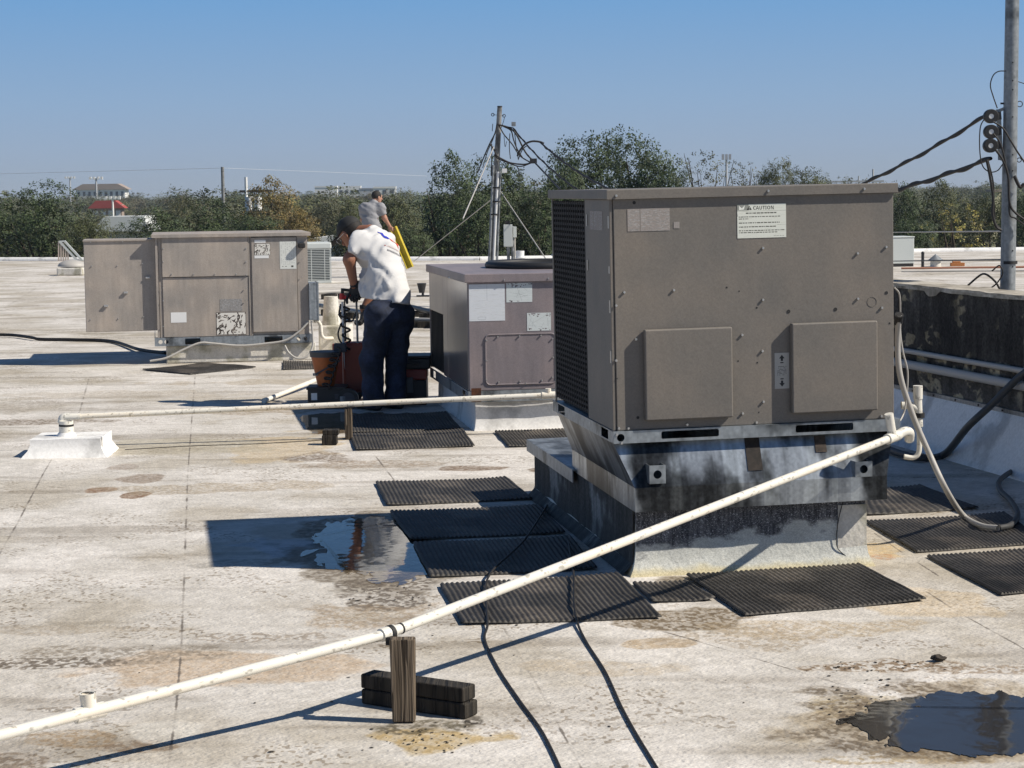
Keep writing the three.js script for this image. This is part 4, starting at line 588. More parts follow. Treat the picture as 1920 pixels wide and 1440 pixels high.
// ------------------------------------------------------------------ service mast by the wall
{
  const z = -13.0, b = dp(1890, 560, z); const o = thing('service_mast', 'tall galvanised service mast with three insulators beyond the parapet wall', 'mast', v3(b.x, 0, b.z)); const l = (px, py, dz = 0) => dp(px, py, z + dz).sub(o.position);
  const lean = l(1899, -60); part('pole', cylBetween(v3(-.006, 0, 0), lean, .052, .044, 20), M.steel, o);
  const bolt = new THREE.SphereGeometry(.005, 8, 6); for (const py of [117, 151, 168, 219, 290, 320, 470, 500]) { const m = new THREE.Mesh(bolt, M.dark); m.name = 'bolt_hole'; m.position.copy(l(1899, py, .046)); o.add(m); }
  part('bracket', [barBetween(l(1872, 205), l(1876, 300), .03, .012, v3(0, 0, 1)), barBetween(l(1872, 208), l(1892, 200), .014, .02), barBetween(l(1876, 298), l(1888, 300), .014, .02)], M.steel, o);
  for (const [px, py] of [[1858, 218], [1858, 247], [1857, 273]]) { const c = l(px, py, .02); const s = new THREE.Shape(); s.absellipse(0, 0, .044, .042, 0, Math.PI * 2); s.holes.push(roundHole(0, 0, .02)); const g = new THREE.ExtrudeGeometry(s, { depth: .035, bevelEnabled: true, bevelSize: .004, bevelThickness: .004, bevelSegments: 2, curveSegments: 18 }).translate(c.x, c.y, c.z - .02); const m = part('insulator', [g, barBetween(c.clone().add(v3(.03, 0, 0)), c.clone().add(v3(.066, .004, 0)), .02, .05)], M.black, o); part('spool', new THREE.CylinderGeometry(.0195, .0195, .03, 14).rotateX(Math.PI / 2).translate(c.x, c.y, c.z), M.white, m); }
  part('bolt_eye', [new THREE.TorusGeometry(.018, .003, 6, 18).translate(l(1912, 195).x, l(1912, 195).y, 0)], M.dark, o); part('bolt_eye', [new THREE.TorusGeometry(.014, .003, 6, 18).translate(l(1911, 300).x, l(1911, 300).y, 0)], M.dark, o);
  part('bracket_arm', barBetween(l(1876, 194), l(1886, 194), .01, .012), M.dark, o); part('clamp_band', new THREE.CylinderGeometry(.054, .054, .02, 20, 1, true).translate(l(1892, 492).x, l(1892, 492).y, 0), M.dark, o);
  const wire = (pts, r) => part('looped_wire', tube(pts.map(p => l(p[0], p[1], p[2] ?? .07)), r, pts.length * 12, 6), M.cord, o);
  wire([[1886, 133], [1872, 134], [1862, 142], [1857, 160], [1862, 180], [1870, 203]], .004); wire([[1846, 222], [1838, 240], [1837, 280], [1842, 310], [1855, 322], [1870, 320], [1880, 308]], .004); wire([[1862, 228], [1880, 240], [1893, 260], [1908, 285], [1925, 310]], .006); wire([[1862, 250], [1876, 270], [1886, 310], [1892, 350], [1893, 400], [1905, 410], [1925, 425]], .006); wire([[1866, 280], [1880, 300], [1890, 330], [1893, 380], [1905, 400], [1930, 418]], .008);
  wire([[1850, 300], [1856, 330], [1862, 370], [1861, 400], [1868, 425], [1878, 432]], .009); wire([[1853, 302], [1862, 340], [1864, 380], [1866, 415], [1876, 430]], .005); wire([[1815, 535, -.2], [1838, 516, -.1], [1850, 515, 0], [1866, 528, .05], [1876, 545, .05]], .007); wire([[1858, 540, 0], [1870, 530, .04], [1880, 512, .07], [1874, 498, .06], [1860, 508, 0]], .005); wire([[1900, 150, 0], [1930, 160, 0]], .003); wire([[1902, 330], [1912, 350], [1920, 345]], .012);
}
// central service pole, rear of the roof
const PZ = -28;
{
  const b = dp(921, 520, PZ); const o = thing('service_pole', 'leaning grey service pole with a tangle of black cables behind the purple-grey unit', 'pole', v3(b.x, 0, b.z)); const l = (px, py, dz = 0) => dp(px, py, PZ + dz).sub(o.position);
  const base = l(917, 573); base.y = 0; part('pole', cylBetween(base, l(937, 200), .058, .034, 16), M.bark2, o);
  part('pole_cap', new THREE.CylinderGeometry(.036, .036, .02, 14).translate(l(937, 200).x, l(937, 200).y, 0), M.dark, o);
  const rr = (a, r, m, n) => part(n, tube(a.map(p => l(p[0], p[1], p[2] ?? .06)), r, 60, 8), m, o);
  rr([[924, 573], [926, 490], [930, 400], [934, 322]], .02, M.white, 'riser_conduit'); rr([[931, 573], [932, 490], [935, 400], [938, 320]], .017, M.steel, 'riser_conduit'); rr([[912, 573], [918, 480], [922, 380], [925, 310]], .018, M.steel, 'riser_conduit');
  for (const [x, y] of [[931, 352], [927, 402], [931, 378]]) part('strap', new THREE.CylinderGeometry(.075, .075, .02, 18, 1, true).translate(l(x, y).x, l(x, y).y, .02), M.dark, o);
  part('number_plate', (() => { const q = l(946, 320, .09); return bx(q.x - .035, q.x + .035, q.y - .03, q.y + .03, q.z, q.z + .004); })(), M.white, o);
  for (const p of [[924, 215], [945, 217]]) { const q = l(p[0], p[1]); part('eye_bolt', [new THREE.TorusGeometry(.02, .005, 6, 14).translate(q.x, q.y, 0), barBetween(q, l(935, 216), .006, .006)], M.dark, o); }
  part('cable_clamp', bx(-.03, .03, -.03, .03, -.03, .03).translate(l(963, 233).x, l(963, 233).y, .05), M.steel, o);
  const W = (a, r = .009) => rr(a, r, M.cord, 'cable');
  W([[932, 232], [928, 250], [918, 270], [905, 300], [895, 325]]); W([[931, 240], [924, 262], [914, 285], [905, 315]], .006); W([[934, 232], [945, 252], [960, 270], [975, 292], [995, 305]]); W([[936, 234], [955, 240], [968, 252], [985, 285], [1000, 302]], .012); W([[944, 237], [958, 245], [963, 262], [970, 280], [980, 296]]); W([[940, 236], [952, 238], [962, 240]], .008);
  W([[919, 270], [926, 280], [932, 292], [945, 300], [960, 306], [985, 308], [1003, 302]], .011); W([[926, 290], [935, 298], [952, 305], [975, 312], [998, 305]], .008); W([[956, 250], [955, 275], [957, 298]], .006); W([[965, 250], [968, 275], [972, 300]], .006); W([[970, 293], [975, 282], [985, 270], [998, 265], [1012, 266], [1020, 269]], .014); W([[972, 298], [980, 280], [990, 272]], .007); W([[922, 270], [922, 300], [921, 330]], .008); W([[945, 255], [947, 275], [950, 265]], .004); W([[940, 240], [944, 228], [946, 220]], .004); W([[924, 232], [923, 246]], .005); W([[975, 330], [972, 318], [968, 310]], .006);
  part('splice_box', bx(-.05, .05, -.035, .035, -.03, .03).translate(l(1000, 302).x, l(1000, 302).y, .06), M.black, o);
  const stay = (n, a, b2, r, lab, m = M.conduit) => { const p = dp(a[0], a[1], a[2]), q = dp(b2[0], b2[1], b2[2]); tag(part(n, cylBetween(p, q, r, r, 6), m), lab, 'wire'); };
  stay('guy_wire', [926, 275, PZ], [868, 410, PZ + 6], .008, 'pale guy wire running down left from the leaning service pole, longer of two'); stay('guy_wire', [920, 375, PZ], [776, 490, -38], .007, 'pale guy wire sloping from mid pole to the far roof');
  stay('guy_wire', [938, 358, PZ], [1030, 495, -26], .008, 'pale guy wire running from the service pole down to the right'); stay('guy_wire', [1003, 305, PZ + .1], [1050, 355, -24], .012, 'dark cable slanting from the splice box to the right', M.cord);
  // spans between this pole and the mast on the right, sagging behind the large unit
  const span = (a, b2, sag, r, lab, m, tw) => { const p = dp(...a), q = dp(...b2), P = []; for (let i = 0; i <= 24; i++) { const t = i / 24; const c = p.clone().lerp(q, t); c.y -= sag * 4 * t * (1 - t); P.push(c); } const gs = [tube(P, r, 140, 6)]; if (tw) { const Q = []; for (let i = 0; i <= 500; i++) { const t = i / 500; const c = p.clone().lerp(q, t); c.y -= sag * 4 * t * (1 - t); c.y += Math.sin(t * 160) * r * 1.3; c.z += Math.cos(t * 160) * r * 1.3; Q.push(c); } gs.push(tube(Q, r * .8, 900, 5)); } tag(part('overhead_cable', gs, m), lab, 'cable'); };
  span([962, 240, PZ], [1848, 217, -13], 1.02, .010, 'upper twisted black cable sagging from the mast behind the large unit', M.cord, true);
  span([1012, 266, PZ], [1858, 297, -13], .66, .012, 'lower thick black cable reaching the mast under the insulators', M.cord, true);
  // electrical cabinet on posts
  const z2 = -27.4, c = dp(956, 573, z2); const e = thing('electrical_cabinet', 'grey electrical cabinet on posts beside the leaning service pole', 'electrical box', v3(c.x, 0, c.z)); const k = (px, py, dz = 0) => dp(px, py, z2 + dz).sub(e.position);
  const A = k(944, 421), B = k(961, 462), A2 = k(962, 425), B2 = k(968.5, 445); part('cabinet', bx(A.x, B.x, B.y, A.y, -.02, .12, .006), M.hvacLight, e); part('meter_box', bx(A2.x, B2.x, B2.y, A2.y, -.02, .07, .004), M.hvacLight, e);
  part('post', cylBetween(v3(k(953, 480).x, 0, -.04), k(953, 424, -.04), .022, .022, 12), M.steel, e); part('post', cylBetween(v3(k(961, 480).x, 0, -.04), k(961, 424, -.04), .022, .022, 12), M.steel, e); part('conduit', cylBetween(v3(k(965, 480).x, 0, 0), k(965, 445), .012, .012, 10), M.conduit, e); part('hub', bx(A.x + .02, A.x + .09, A.y, A.y + .05, 0, .06), M.dark, e);
}
// ------------------------------------------------------------------ small things farther back on the roof
{
  // split-system condenser behind the beige unit
  const c = gp(600, 531); const o = thing('condenser_unit', 'pale grey slatted condenser unit standing behind the beige unit', 'condenser', v3(c.x, 0, c.z), AYAW);
  const sc = -c.z / FPX, w = .72, h = 76 * sc; const x1 = 22 * sc + .0; const x0 = x1 - w;
  part('lid', bx(x0 - .01, x1 + .01, h - .12, h, .01, -.72, .03), M.hvacLight, o); part('core', bx(x0 + .03, x1 - .03, .04, h - .12, -.03, -.69), M.coilBlue, o); part('base', bx(x0, x1, 0, .05, 0, -.7, .01), M.hvacLight, o);
  const n = 19; for (let i = 0; i < n; i++) { const y = .07 + i * (h - .20) / (n - 1); part('slat', [bx(x0, x1, y - .005, y + .005, 0, -.012), bx(x1 - .012, x1, y - .005, y + .005, -.0125, -.69)], M.hvacLight, o); }
  for (const x of [x0 + .08, (x0 + x1) / 2, x1 - .12, x1 - .006]) part('upright', bx(x - .006, x + .006, .05, h - .12, .001, -.014), M.hvacLight, o);
}
{
  const c = gp(1694, 500); const o = thing('condenser_unit', 'plain pale green-grey condenser cabinet far behind the parapet wall', 'condenser', v3(c.x, 0, c.z), AYAW); const s = -c.z / FPX; part('cabinet', bx(-.5, 21 * s, .06, 54 * s, 0, -.6, .015), M.hvacLight, o); part('lid', bx(-.51, 22 * s, 54 * s, 54 * s + .025, .01, -.61, .01), M.hvacLight, o); part('base', bx(-.5, 20 * s, 0, .06, -.01, -.6), M.dark, o);
  const v = gp(1754, 500); const q = thing('roof_vent', 'white roof vent with a grey conical cap beyond the parapet wall', 'vent', v3(v.x, 0, v.z)); part('stack', cylBetween(v3(), v3(0, .13, 0), .11, .10, 20), M.memb, q); part('conical_cap', new THREE.ConeGeometry(.16, .13, 22).translate(0, .19, 0), M.steel, q);
  const pst = gp(1730, 503); tag(part('black_post', [cylBetween(v3(), v3(0, .30, 0), .03, .03, 10), new THREE.SphereGeometry(.035, 10, 8).translate(0, .30, 0)], M.black), 'short black post beside the conical roof vent', 'post').position.set(pst.x, 0, pst.z);
  const wood = gp(1795, 499); tag(part('orange_block', [bx(-.14, .14, 0, .07, -.05, .05, .008), bx(-.10, .06, .07, .10, -.04, .04, .006)], std({ color: lin(.45, .17, .05), roughness: .8 })), 'small orange block under the far roof pipes', 'block').position.set(wood.x, 0, wood.z);
  for (const [y0, y1, r, lab] of [[503, 500, .02, 'reddish pipe running along the far roof beyond the parapet wall'], [509, 507, .016, 'grey pipe running along the far roof, nearer the parapet wall']]) { const a = gp(1690, y0, .06), b = gp(1990, y1, .06); tag(part('roof_pipe', cylBetween(a, b, r, r, 8), y0 < 505 ? std({ color: lin(.35, .16, .10), roughness: .8 }) : M.conduit), lab, 'pipe'); }
  tag(part('overhead_wire', cylBetween(dp(1640, 436, -35), dp(1886, 433.5, -13.1), .005, .005, 6), M.conduit), 'pale wire crossing level to the service mast', 'wire'); tag(part('overhead_wire', cylBetween(dp(1640, 490, -30), dp(1889, 487, -13.1), .006, .006, 6), M.cord), 'dark wire crossing level to the mast foot', 'wire');
}
{ // buckets, mushroom vent, roof hatch with ladder rails
  const b = gp(977, 497); const o = thing('bucket_stack', 'two white buckets stacked behind the electrical cabinet', 'bucket', v3(b.x, 0, b.z)); part('lower_bucket', new THREE.CylinderGeometry(.125, .105, .17, 22).translate(0, .085, 0), M.white, o); part('upper_bucket', new THREE.CylinderGeometry(.095, .09, .14, 22).translate(-.02, .24, 0), M.white, o); part('rim', new THREE.TorusGeometry(.125, .01, 6, 24).rotateX(Math.PI / 2).translate(0, .165, 0), M.white, o);
  const v = gp(1043, 497); const q = thing('mushroom_vent', 'small pale mushroom-capped vent behind the large unit\'s wire guard', 'vent', v3(v.x, 0, v.z)); part('stem', cylBetween(v3(), v3(0, .2, 0), .05, .045, 16), M.memb, q); part('cap', new THREE.SphereGeometry(.11, 18, 10, 0, 7, 0, 1.57).scale(1, .7, 1).translate(0, .2, 0), M.hvacLight, q);
  const h = gp(133, 516); const t = thing('roof_dome', 'low domed roof vent on a white base before the ladder rails', 'vent', v3(h.x, 0, h.z)); part('base', bx(-.25, .28, 0, .16, -.3, .2, .03), M.memb, t); part('dome', new THREE.SphereGeometry(.27, 24, 12, 0, 7, 0, 1.57).scale(1.05, .5, .9).translate(.01, .18, -.05), M.conduit, t);
  const e = gp(130, 491); const z = e.z - .5; const k = thing('ladder_rails', 'pale ladder hand rails at the roof edge behind the dome', 'ladder', v3(e.x, 0, z)); const l = (px, py) => dp(px, py, z).sub(k.position); const rs = (i) => 110 + i * 4.4;
  for (let i = 0; i < 5; i++) part('upright', barBetween(l(rs(i), 492), l(rs(i), 453 + Math.max(0, i - 1.5) * 6), .03, .03, v3(0, 0, 1)), M.woodPale, k); part('sloped_rail', barBetween(l(112, 453), l(147, 491), .05, .05, v3(0, 0, 1)), M.hvacLight, k); part('sloped_rail', barBetween(l(121, 452), l(155, 489), .05, .05, v3(0, 0, 1)), M.hvacLight, k); part('top_rail', barBetween(l(110, 453), l(123, 452), .04, .04, v3(0, 0, 1)), M.hvacLight, k);
}
{ // pipes and bits between the units
  const pipe = (a, b, r, m, lab) => { const p = gp(a[0], a[1], r + .08), q = gp(b[0], b[1], r + .08); const o = thing('roof_pipe', lab, 'pipe', v3(p.x, 0, p.z)); part('pipe_run', cylBetween(p.clone().sub(o.position), q.clone().sub(o.position), r, r, 10), m, o); for (const t of [.2, .5, .8]) { const c = p.clone().lerp(q, t).sub(o.position); part('block', bx(c.x - .12, c.x + .12, 0, .078, c.z - .06, c.z + .06), M.woodDark, o); } };
  pipe([596, 548], [700, 544], .035, M.conduit, 'thick grey pipe on blocks level behind the bent worker'); pipe([596, 572], [720, 592], .03, M.steel, 'thin steel pipe on blocks slanting behind the bent worker'); pipe([770, 575], [840, 592], .03, M.conduitDark, 'dark pipe on blocks between the worker and the purple-grey unit'); pipe([765, 598], [840, 600], .02, M.conduit, 'thin pipe on blocks left of the purple-grey unit');
  const c = gp(793, 556); const o = thing('floodlight', 'small black floodlight on a stand left of the purple-grey unit', 'floodlight', v3(c.x, 0, c.z)); const s = -c.z / FPX; part('head', new THREE.CylinderGeometry(9 * s, 5 * s, 18 * s, 16).translate(-2 * s, 16 * s, 0), M.black, o); part('stand', [cylBetween(v3(0, 0, 0), v3(0, 9 * s, 0), .02, .02, 8), bx(-.1, .1, 0, .02, -.08, .08)], M.black, o);
  const leaf = (px, py, s, lab) => { const p = gp(px, py); const g = new THREE.SphereGeometry(1, 20, 12); const a = g.attributes.position; for (let i = 0; i < a.count; i++) { const n = fbm(a.getX(i) * 2 + px, a.getZ(i) * 2 + a.getY(i) * 2, 3); a.setXYZ(i, a.getX(i) * s * (.5 + n), Math.max(0, a.getY(i) * .35 + .35) * s * (.3 + n * 1.3), a.getZ(i) * s * .6 * (.5 + n)); } g.computeVertexNormals(); const m = part('dead_leaf', g, std({ color: lin(.045, .035, .026), roughness: .9 })); m.position.set(p.x, .002, p.z); tag(m, lab, 'leaf'); };
  leaf(1761, 1240, .026, 'curled dead leaf above the dark puddle'); leaf(1898, 884, .075, 'clump of dead leaves at the foot of the parapet wall');
  // litter: small dark crumbs scattered by the puddle and the mats
  const r = rng(99), gs = []; for (let i = 0; i < 260; i++) { const k = r(); const [cx, cy, sx, sy] = k < .3 ? [1640, 1320, 130, 60] : k < .5 ? [1650, 1250, 170, 14] : k < .65 ? [740, 1110, 110, 30] : k < .8 ? [800, 1390, 130, 30] : [900, 1250, 900, 170]; const p = gp(cx + (r() + r() - 1) * sx, cy + (r() + r() - 1) * sy); const s = .0016 + r() * r() * .006; gs.push(new THREE.IcosahedronGeometry(s, 0).scale(1 + r(), .25, .7 + r()).rotateY(r() * 6).translate(p.x, .001 + s * .3, p.z)); }
  tag(part('leaf_litter', gs, std({ color: lin(.05, .04, .03), roughness: .95 })), 'fine dark leaf litter scattered over the roof membrane', 'litter', null, 'stuff');
}

// ------------------------------------------------------------------ people: smooth-joined bones meshed from a distance field
function sdfGeo(fn, lo, hi, cell) {
  const ext = Math.max(hi.x - lo.x, hi.y - lo.y, hi.z - lo.z) + 6 * cell, n = Math.ceil(ext / cell), c = lo.clone().add(hi).multiplyScalar(.5), half = n / 2, H = half * cell;
  const mc = new MarchingCubes(n, M.black, false, false, 400000); mc.isolation = 0; const f = mc.field, p = v3();
  for (let k = 0; k < n; k++) for (let j = 0; j < n; j++) for (let i = 0; i < n; i++) { p.set(c.x + (i - half) * cell, c.y + (j - half) * cell, c.z + (k - half) * cell); const out = p.x < lo.x - cell * 2 || p.x > hi.x + cell * 2 || p.y < lo.y - cell * 2 || p.y > hi.y + cell * 2 || p.z < lo.z - cell * 2 || p.z > hi.z + cell * 2; f[i + j * n + k * n * n] = out ? -1 : -fn(p); }
  mc.update(); const cnt = mc.count, a = new Float32Array(cnt * 3); for (let i = 0; i < cnt; i++) { a[i * 3] = c.x + mc.positionArray[i * 3] * H; a[i * 3 + 1] = c.y + mc.positionArray[i * 3 + 1] * H; a[i * 3 + 2] = c.z + mc.positionArray[i * 3 + 2] * H; }
  let g = new THREE.BufferGeometry(); g.setAttribute('position', new THREE.BufferAttribute(a, 3)); g = mergeVertices(g, 1e-5); g.computeVertexNormals(); return g;
}
const _ab = v3(), _ap = v3();
function bone(p, b) { _ab.subVectors(b[1], b[0]); _ap.subVectors(p, b[0]); const t = clamp(_ap.dot(_ab) / (_ab.lengthSq() + 1e-9)); _ap.addScaledVector(_ab, -t); return _ap.length() - (b[2] + (b[3] - b[2]) * t); }
const smin = (a, b, k) => { const h = clamp(.5 + .5 * (b - a) / k); return b + (a - b) * h - k * h * (1 - h); };
function bones(list, k) { return p => { let d = 1e3; for (const b of list) d = smin(d, bone(p, b), b[4] ?? k); return d; }; }
function bounds(list, m = .05) { const lo = v3(1e3, 1e3, 1e3), hi = v3(-1e3, -1e3, -1e3); for (const b of list) for (let i = 0; i < 2; i++) { const r = b[2 + i] + m; lo.min(b[i].clone().subScalar(r)); hi.max(b[i].clone().addScalar(r)); } return [lo, hi]; }
const skin = std({ color: lin(.30, .13, .075), roughness: .6 }), skinPale = std({ color: lin(.42, .22, .15), roughness: .6 }), hairM = std({ color: lin(.014, .011, .009), roughness: .75 });
function ellip(p, c, r, q) { const d = p.clone().sub(c); if (q) d.applyQuaternion(q); const k = Math.sqrt((d.x / r.x) ** 2 + (d.y / r.y) ** 2 + (d.z / r.z) ** 2); return (k - 1) * Math.min(r.x, r.y, r.z); }
// head in its own axes: +z face, +y crown; returns a distance function in head space
function headSdf(p) {
  let d = smin(ellip(p, v3(0, .025, -.012), v3(.077, .094, .098)), ellip(p, v3(0, -.05, .022), v3(.058, .07, .066)), .03);
  d = smin(d, bone(p, [v3(0, .012, .088), v3(0, -.022, .108), .010, .016]), .014);                 // nose
  d = smin(d, bone(p, [v3(-.035, .032, .076), v3(.035, .032, .076), .012, .012]), .02);             // brow
  d = Math.max(d, -(bone(p, [v3(-.032, .012, .098), v3(-.03, .012, .098), .014, .014]))); d = Math.max(d, -(bone(p, [v3(.032, .012, .098), v3(.03, .012, .098), .014, .014]))); // eye sockets
  d = smin(d, bone(p, [v3(-.02, -.056, .082), v3(.02, -.056, .082), .010, .010]), .012);            // lips
  d = smin(d, bone(p, [v3(0, -.098, .062), v3(0, -.1, .064), .022, .022]), .03);                    // chin
  for (const s of [-1, 1]) d = smin(d, ellip(p, v3(s * .08, -.008, -.006), v3(.010, .033, .02)), .008); // ears
  return d;
}
function headGeo() { return sdfGeo(headSdf, v3(-.11, -.14, -.13), v3(.11, .14, .14), .0045); }
function handBones(m, curl, flip = 1) { // palm at the origin pointing to -y, fingers beyond; flip mirrors the thumb
  const L = []; const t = (x, y, z) => v3(x * flip, y, z).applyMatrix4(m); L.push([t(-.028, -.012, 0), t(-.026, -.082, 0), .016, .015]); L.push([t(-.008, -.01, 0), t(-.006, -.088, 0), .017, .015]); L.push([t(.012, -.01, 0), t(.014, -.086, 0), .017, .015]); L.push([t(.026, -.014, 0), t(.03, -.078, 0), .015, .014]);
  [[-.030, .070, -.080], [-.009, .082, -.088], [.013, .078, -.086], [.033, .062, -.078]].forEach(([x, len, y0]) => { let p = v3(x, y0, 0), a = 0; for (let k = 0; k < 3; k++) { a += curl[k]; const l = len * [.45, .32, .23][k], q = p.clone().add(v3(0, -Math.cos(a) * l, Math.sin(a) * l)); L.push([t(p.x, p.y, p.z), t(q.x, q.y, q.z), .0095 - k * .0008, .009 - k * .0008, .006]); p = q; } });
  let p = v3(-.034, -.03, .004); [[-.022, -.03, .018], [-.006, -.028, .022], [.006, -.022, .016]].forEach(d => { const q = p.clone().add(v3(...d)); L.push([t(p.x, p.y, p.z), t(q.x, q.y, q.z), .0115, .010, .006]); p = q; }); return L;
}
function basisM(pos, y, z) { y = y.clone().normalize(); const x = v3().crossVectors(y, z).normalize(); const zz = v3().crossVectors(x, y); return new THREE.Matrix4().makeBasis(x, y, zz).setPosition(pos); }

// --- the worker bending over the cart
{
  const z0 = -14.95; const base = gp(718, 768); const o = thing('person', 'worker in a white T-shirt, dark jeans and black cap bending over the orange cart', 'person', v3(base.x, 0, z0)); const J = (px, py, dz = 0) => dp(px, py, z0 + dz).sub(o.position);
  const G = (px, dz) => { const p = dp(px, 768, z0 + dz).sub(o.position); p.y = 0; return p; };
  const pel = J(731, 588, 0), waist = J(727, 545, -.06), chest = J(708, 480, -.17), neck = J(694, 436, -.27);
  const lS = J(674, 452, -.13), rS = J(720, 454, -.38), lE = J(655, 487, -.06), lW = J(664, 535, -.14), rE = J(712, 522, -.52), rW = J(682, 580, -.48);
  const lH = J(712, 592, .07), rH = J(749, 592, -.05), lK = J(698, 672, .03), rK = J(743, 668, -.09), lA = G(700, .12).add(v3(0, .09, 0)), rA = G(742, 0).add(v3(0, .09, 0));
  const F = v3(-.62, 0, -.78).normalize();
  const lT = lA.clone().add(F.clone().multiplyScalar(.17)).setY(.035), rT = rA.clone().add(F.clone().multiplyScalar(.17)).setY(.035);
  const headC = J(657, 437, -.36);
  const face = v3(-.62, -.62, -.48).normalize(); const hm = basisM(headC, v3(-.45, .62, -.22), face); // head tipped down and left
  const inv = hm.clone().invert();
  const body = [[pel, waist, .105, .085], [waist, chest, .085, .095], [chest, neck.clone().lerp(chest, .25), .095, .075], [chest, lS, .065, .058], [chest, rS, .065, .058], [neck, headC.clone().lerp(neck, .25), .062, .055], [lS, lE, .056, .043], [lE, lW, .044, .03], [rS, rE, .055, .043], [rE, rW, .044, .03], [pel, lH, .10, .095], [pel, rH, .10, .095], [lH, lK, .085, .06], [lK, lA, .058, .042], [rH, rK, .085, .06], [rK, rA, .058, .042], [lA, lT, .042, .034], [rA, rT, .042, .034]];
  const bf = bones(body, .035); const [lo, hi] = bounds(body);
  const hg = headGeo().applyMatrix4(hm);
  // hands: left grips the red handle, right rests on the cart
  const lHm = basisM(lW.clone().add(v3(.004, -.012, 0)), v3(-.12, 1, .05), v3(-.3, 0, .95)), rHm = basisM(rW, v3(.1, 1, .1), v3(-.9, 0, .4));
  const hand = (m, curl, f) => { const L = handBones(m, curl, f); const [a, b] = bounds(L, .01); return sdfGeo(bones(L, .010), a, b, .0042); };
  const lg = hand(lHm, [1.0, 1.2, .8], 1), rg = hand(rHm, [.6, .8, .6], -1);
  part('body', [sdfGeo(bf, lo, hi, .013), hg], skin, o, false);
  // gloves cover both hands to the wrist
  const gm = std({ color: lin(.02, .02, .022), roughness: .8 }); part('glove', [lg, cylBetween(lW.clone().add(v3(0, .035, 0)), lW.clone().add(v3(.002, -.015, 0)), .036, .033, 16)], gm, o); part('glove', [rg, cylBetween(rW.clone().add(v3(.004, .03, -.004)), rW, .036, .033, 16)], gm, o);
  // T-shirt: looser than the body, hanging at the belly, folds along the back
  const hem0 = J(729, 562, -.02), up = waist.clone().sub(pel).normalize(); const belly = J(706, 545, -.16);
  const sh = [[J(731, 577, 0), waist, .158, .150], [waist, chest, .150, .165], [chest, neck.clone().lerp(chest, .35), .165, .125], [chest, lS, .11, .088], [chest, rS, .115, .09], [lS, lS.clone().lerp(lE, .78), .086, .078], [rS, rS.clone().lerp(rE, .7), .086, .08], [chest, belly, .14, .13], [belly, J(712, 572, -.06), .13, .12]];
  const sf0 = bones(sh, .05); const hemN = v3(-.16, -.985, .06).normalize(), hemP = J(728, 566, 0);
  const slvD = lE.clone().sub(lS).normalize(), slvP = lS.clone().lerp(lE, .80), slvDr = rE.clone().sub(rS).normalize(), slvPr = rS.clone().lerp(rE, .72);
  const fold = p => { const q = p.x * 1.0 + p.z * .6; return (fbm(q * 8 + p.y * 5, p.y * 2.6 - q * 2 + 4, 3) - .5) * .05 + Math.abs(fbm(q * 13 - p.y * 7, p.y * 4 + q * 5, 2) - .5) * .05 + Math.sin(p.y * 34 + q * 26 + fbm(p.x * 6, p.y * 6, 2) * 11) * .006 * (.4 + fbm(p.x * 5 + 3, p.y * 5, 2)); };
  const sf = p => { let d = sf0(p) + fold(p); d = Math.max(d, p.clone().sub(hemP).dot(hemN)); const a = p.clone().sub(slvP); const nearArm = bone(p, [lS, lE, .1, .1]) < .06; if (nearArm) d = Math.max(d, a.dot(slvD)); const b = p.clone().sub(slvPr); if (bone(p, [rS, rE, .1, .1]) < .06) d = Math.max(d, b.dot(slvDr)); const nk = p.clone().sub(neck.clone().lerp(headC, .12)); d = Math.max(d, nk.dot(headC.clone().sub(neck).normalize()) - .0); return d; };
  const [sl, shh] = bounds(sh, .03); const shirt = part('tshirt', sdfGeo(sf, sl, shh, .0125), std({ color: lin(.62, .61, .60), roughness: .9 }), o);
  part('shirt_hem', (() => { const P = []; const c = J(729, 565, -.02); for (let i = 0; i <= 24; i++) { const t = i / 24 * Math.PI * 2; P.push(c.clone().add(v3(Math.cos(t) * .162, Math.cos(t) * .026, Math.sin(t) * .14))); } return tube(P, .006, 80, 6); })(), std({ color: lin(.56, .55, .54), roughness: .85 }), o);
  // jeans
  const jn = [[J(731, 568, 0), pel, .128, .138], [pel, lH, .118, .112], [pel, rH, .118, .112], [lH, lK, .112, .088], [lK, lA, .088, .078], [rH, rK, .110, .085], [rK, rA, .085, .076], [lA, lA.clone().add(v3(0, -.05, 0)), .078, .08], [rA, rA.clone().add(v3(0, -.05, 0)), .076, .08]];
  const jf0 = bones(jn, .03), jtop = J(731, 560, 0); const jf = p => { let d = jf0(p) + (fbm(p.x * 9, p.y * 13, 3) - .5) * .032 + Math.sin(p.y * 42 + p.x * 20) * .0025 * smooth(.3, .05, Math.abs(p.y - .38)); d = Math.max(d, p.y - jtop.y); return Math.max(d, .025 - p.y); };
  const [jl, jh] = bounds(jn, .02); part('jeans', sdfGeo(jf, jl, jh, .0125), std({ color: lin(.11, .125, .165), map: T.denim, roughness: .85 }), o);
  for (const [a, t] of [[lA, lT], [rA, rT]]) { const L = [[a.clone().setY(.075), a.clone().setY(.05), .05, .05], [a.clone().setY(.04).sub(F.clone().multiplyScalar(.05)), t, .042, .04]]; const [x, y] = bounds(L, .01); part('shoe', sdfGeo(p => Math.max(bones(L, .03)(p), .002 - p.y), x, y, .007), M.black, o); }
  // cap worn forwards, hair under it, glasses, ear already on the head
  const capF = p => { const q = p.clone().applyMatrix4(inv); let d = ellip(q, v3(0, .035, -.012), v3(.087, .092, .108)); d = Math.max(d, .028 - q.y + q.z * .05); const br = ellip(q, v3(0, .036, .115), v3(.075, .010, .085)); return Math.min(d, br); };
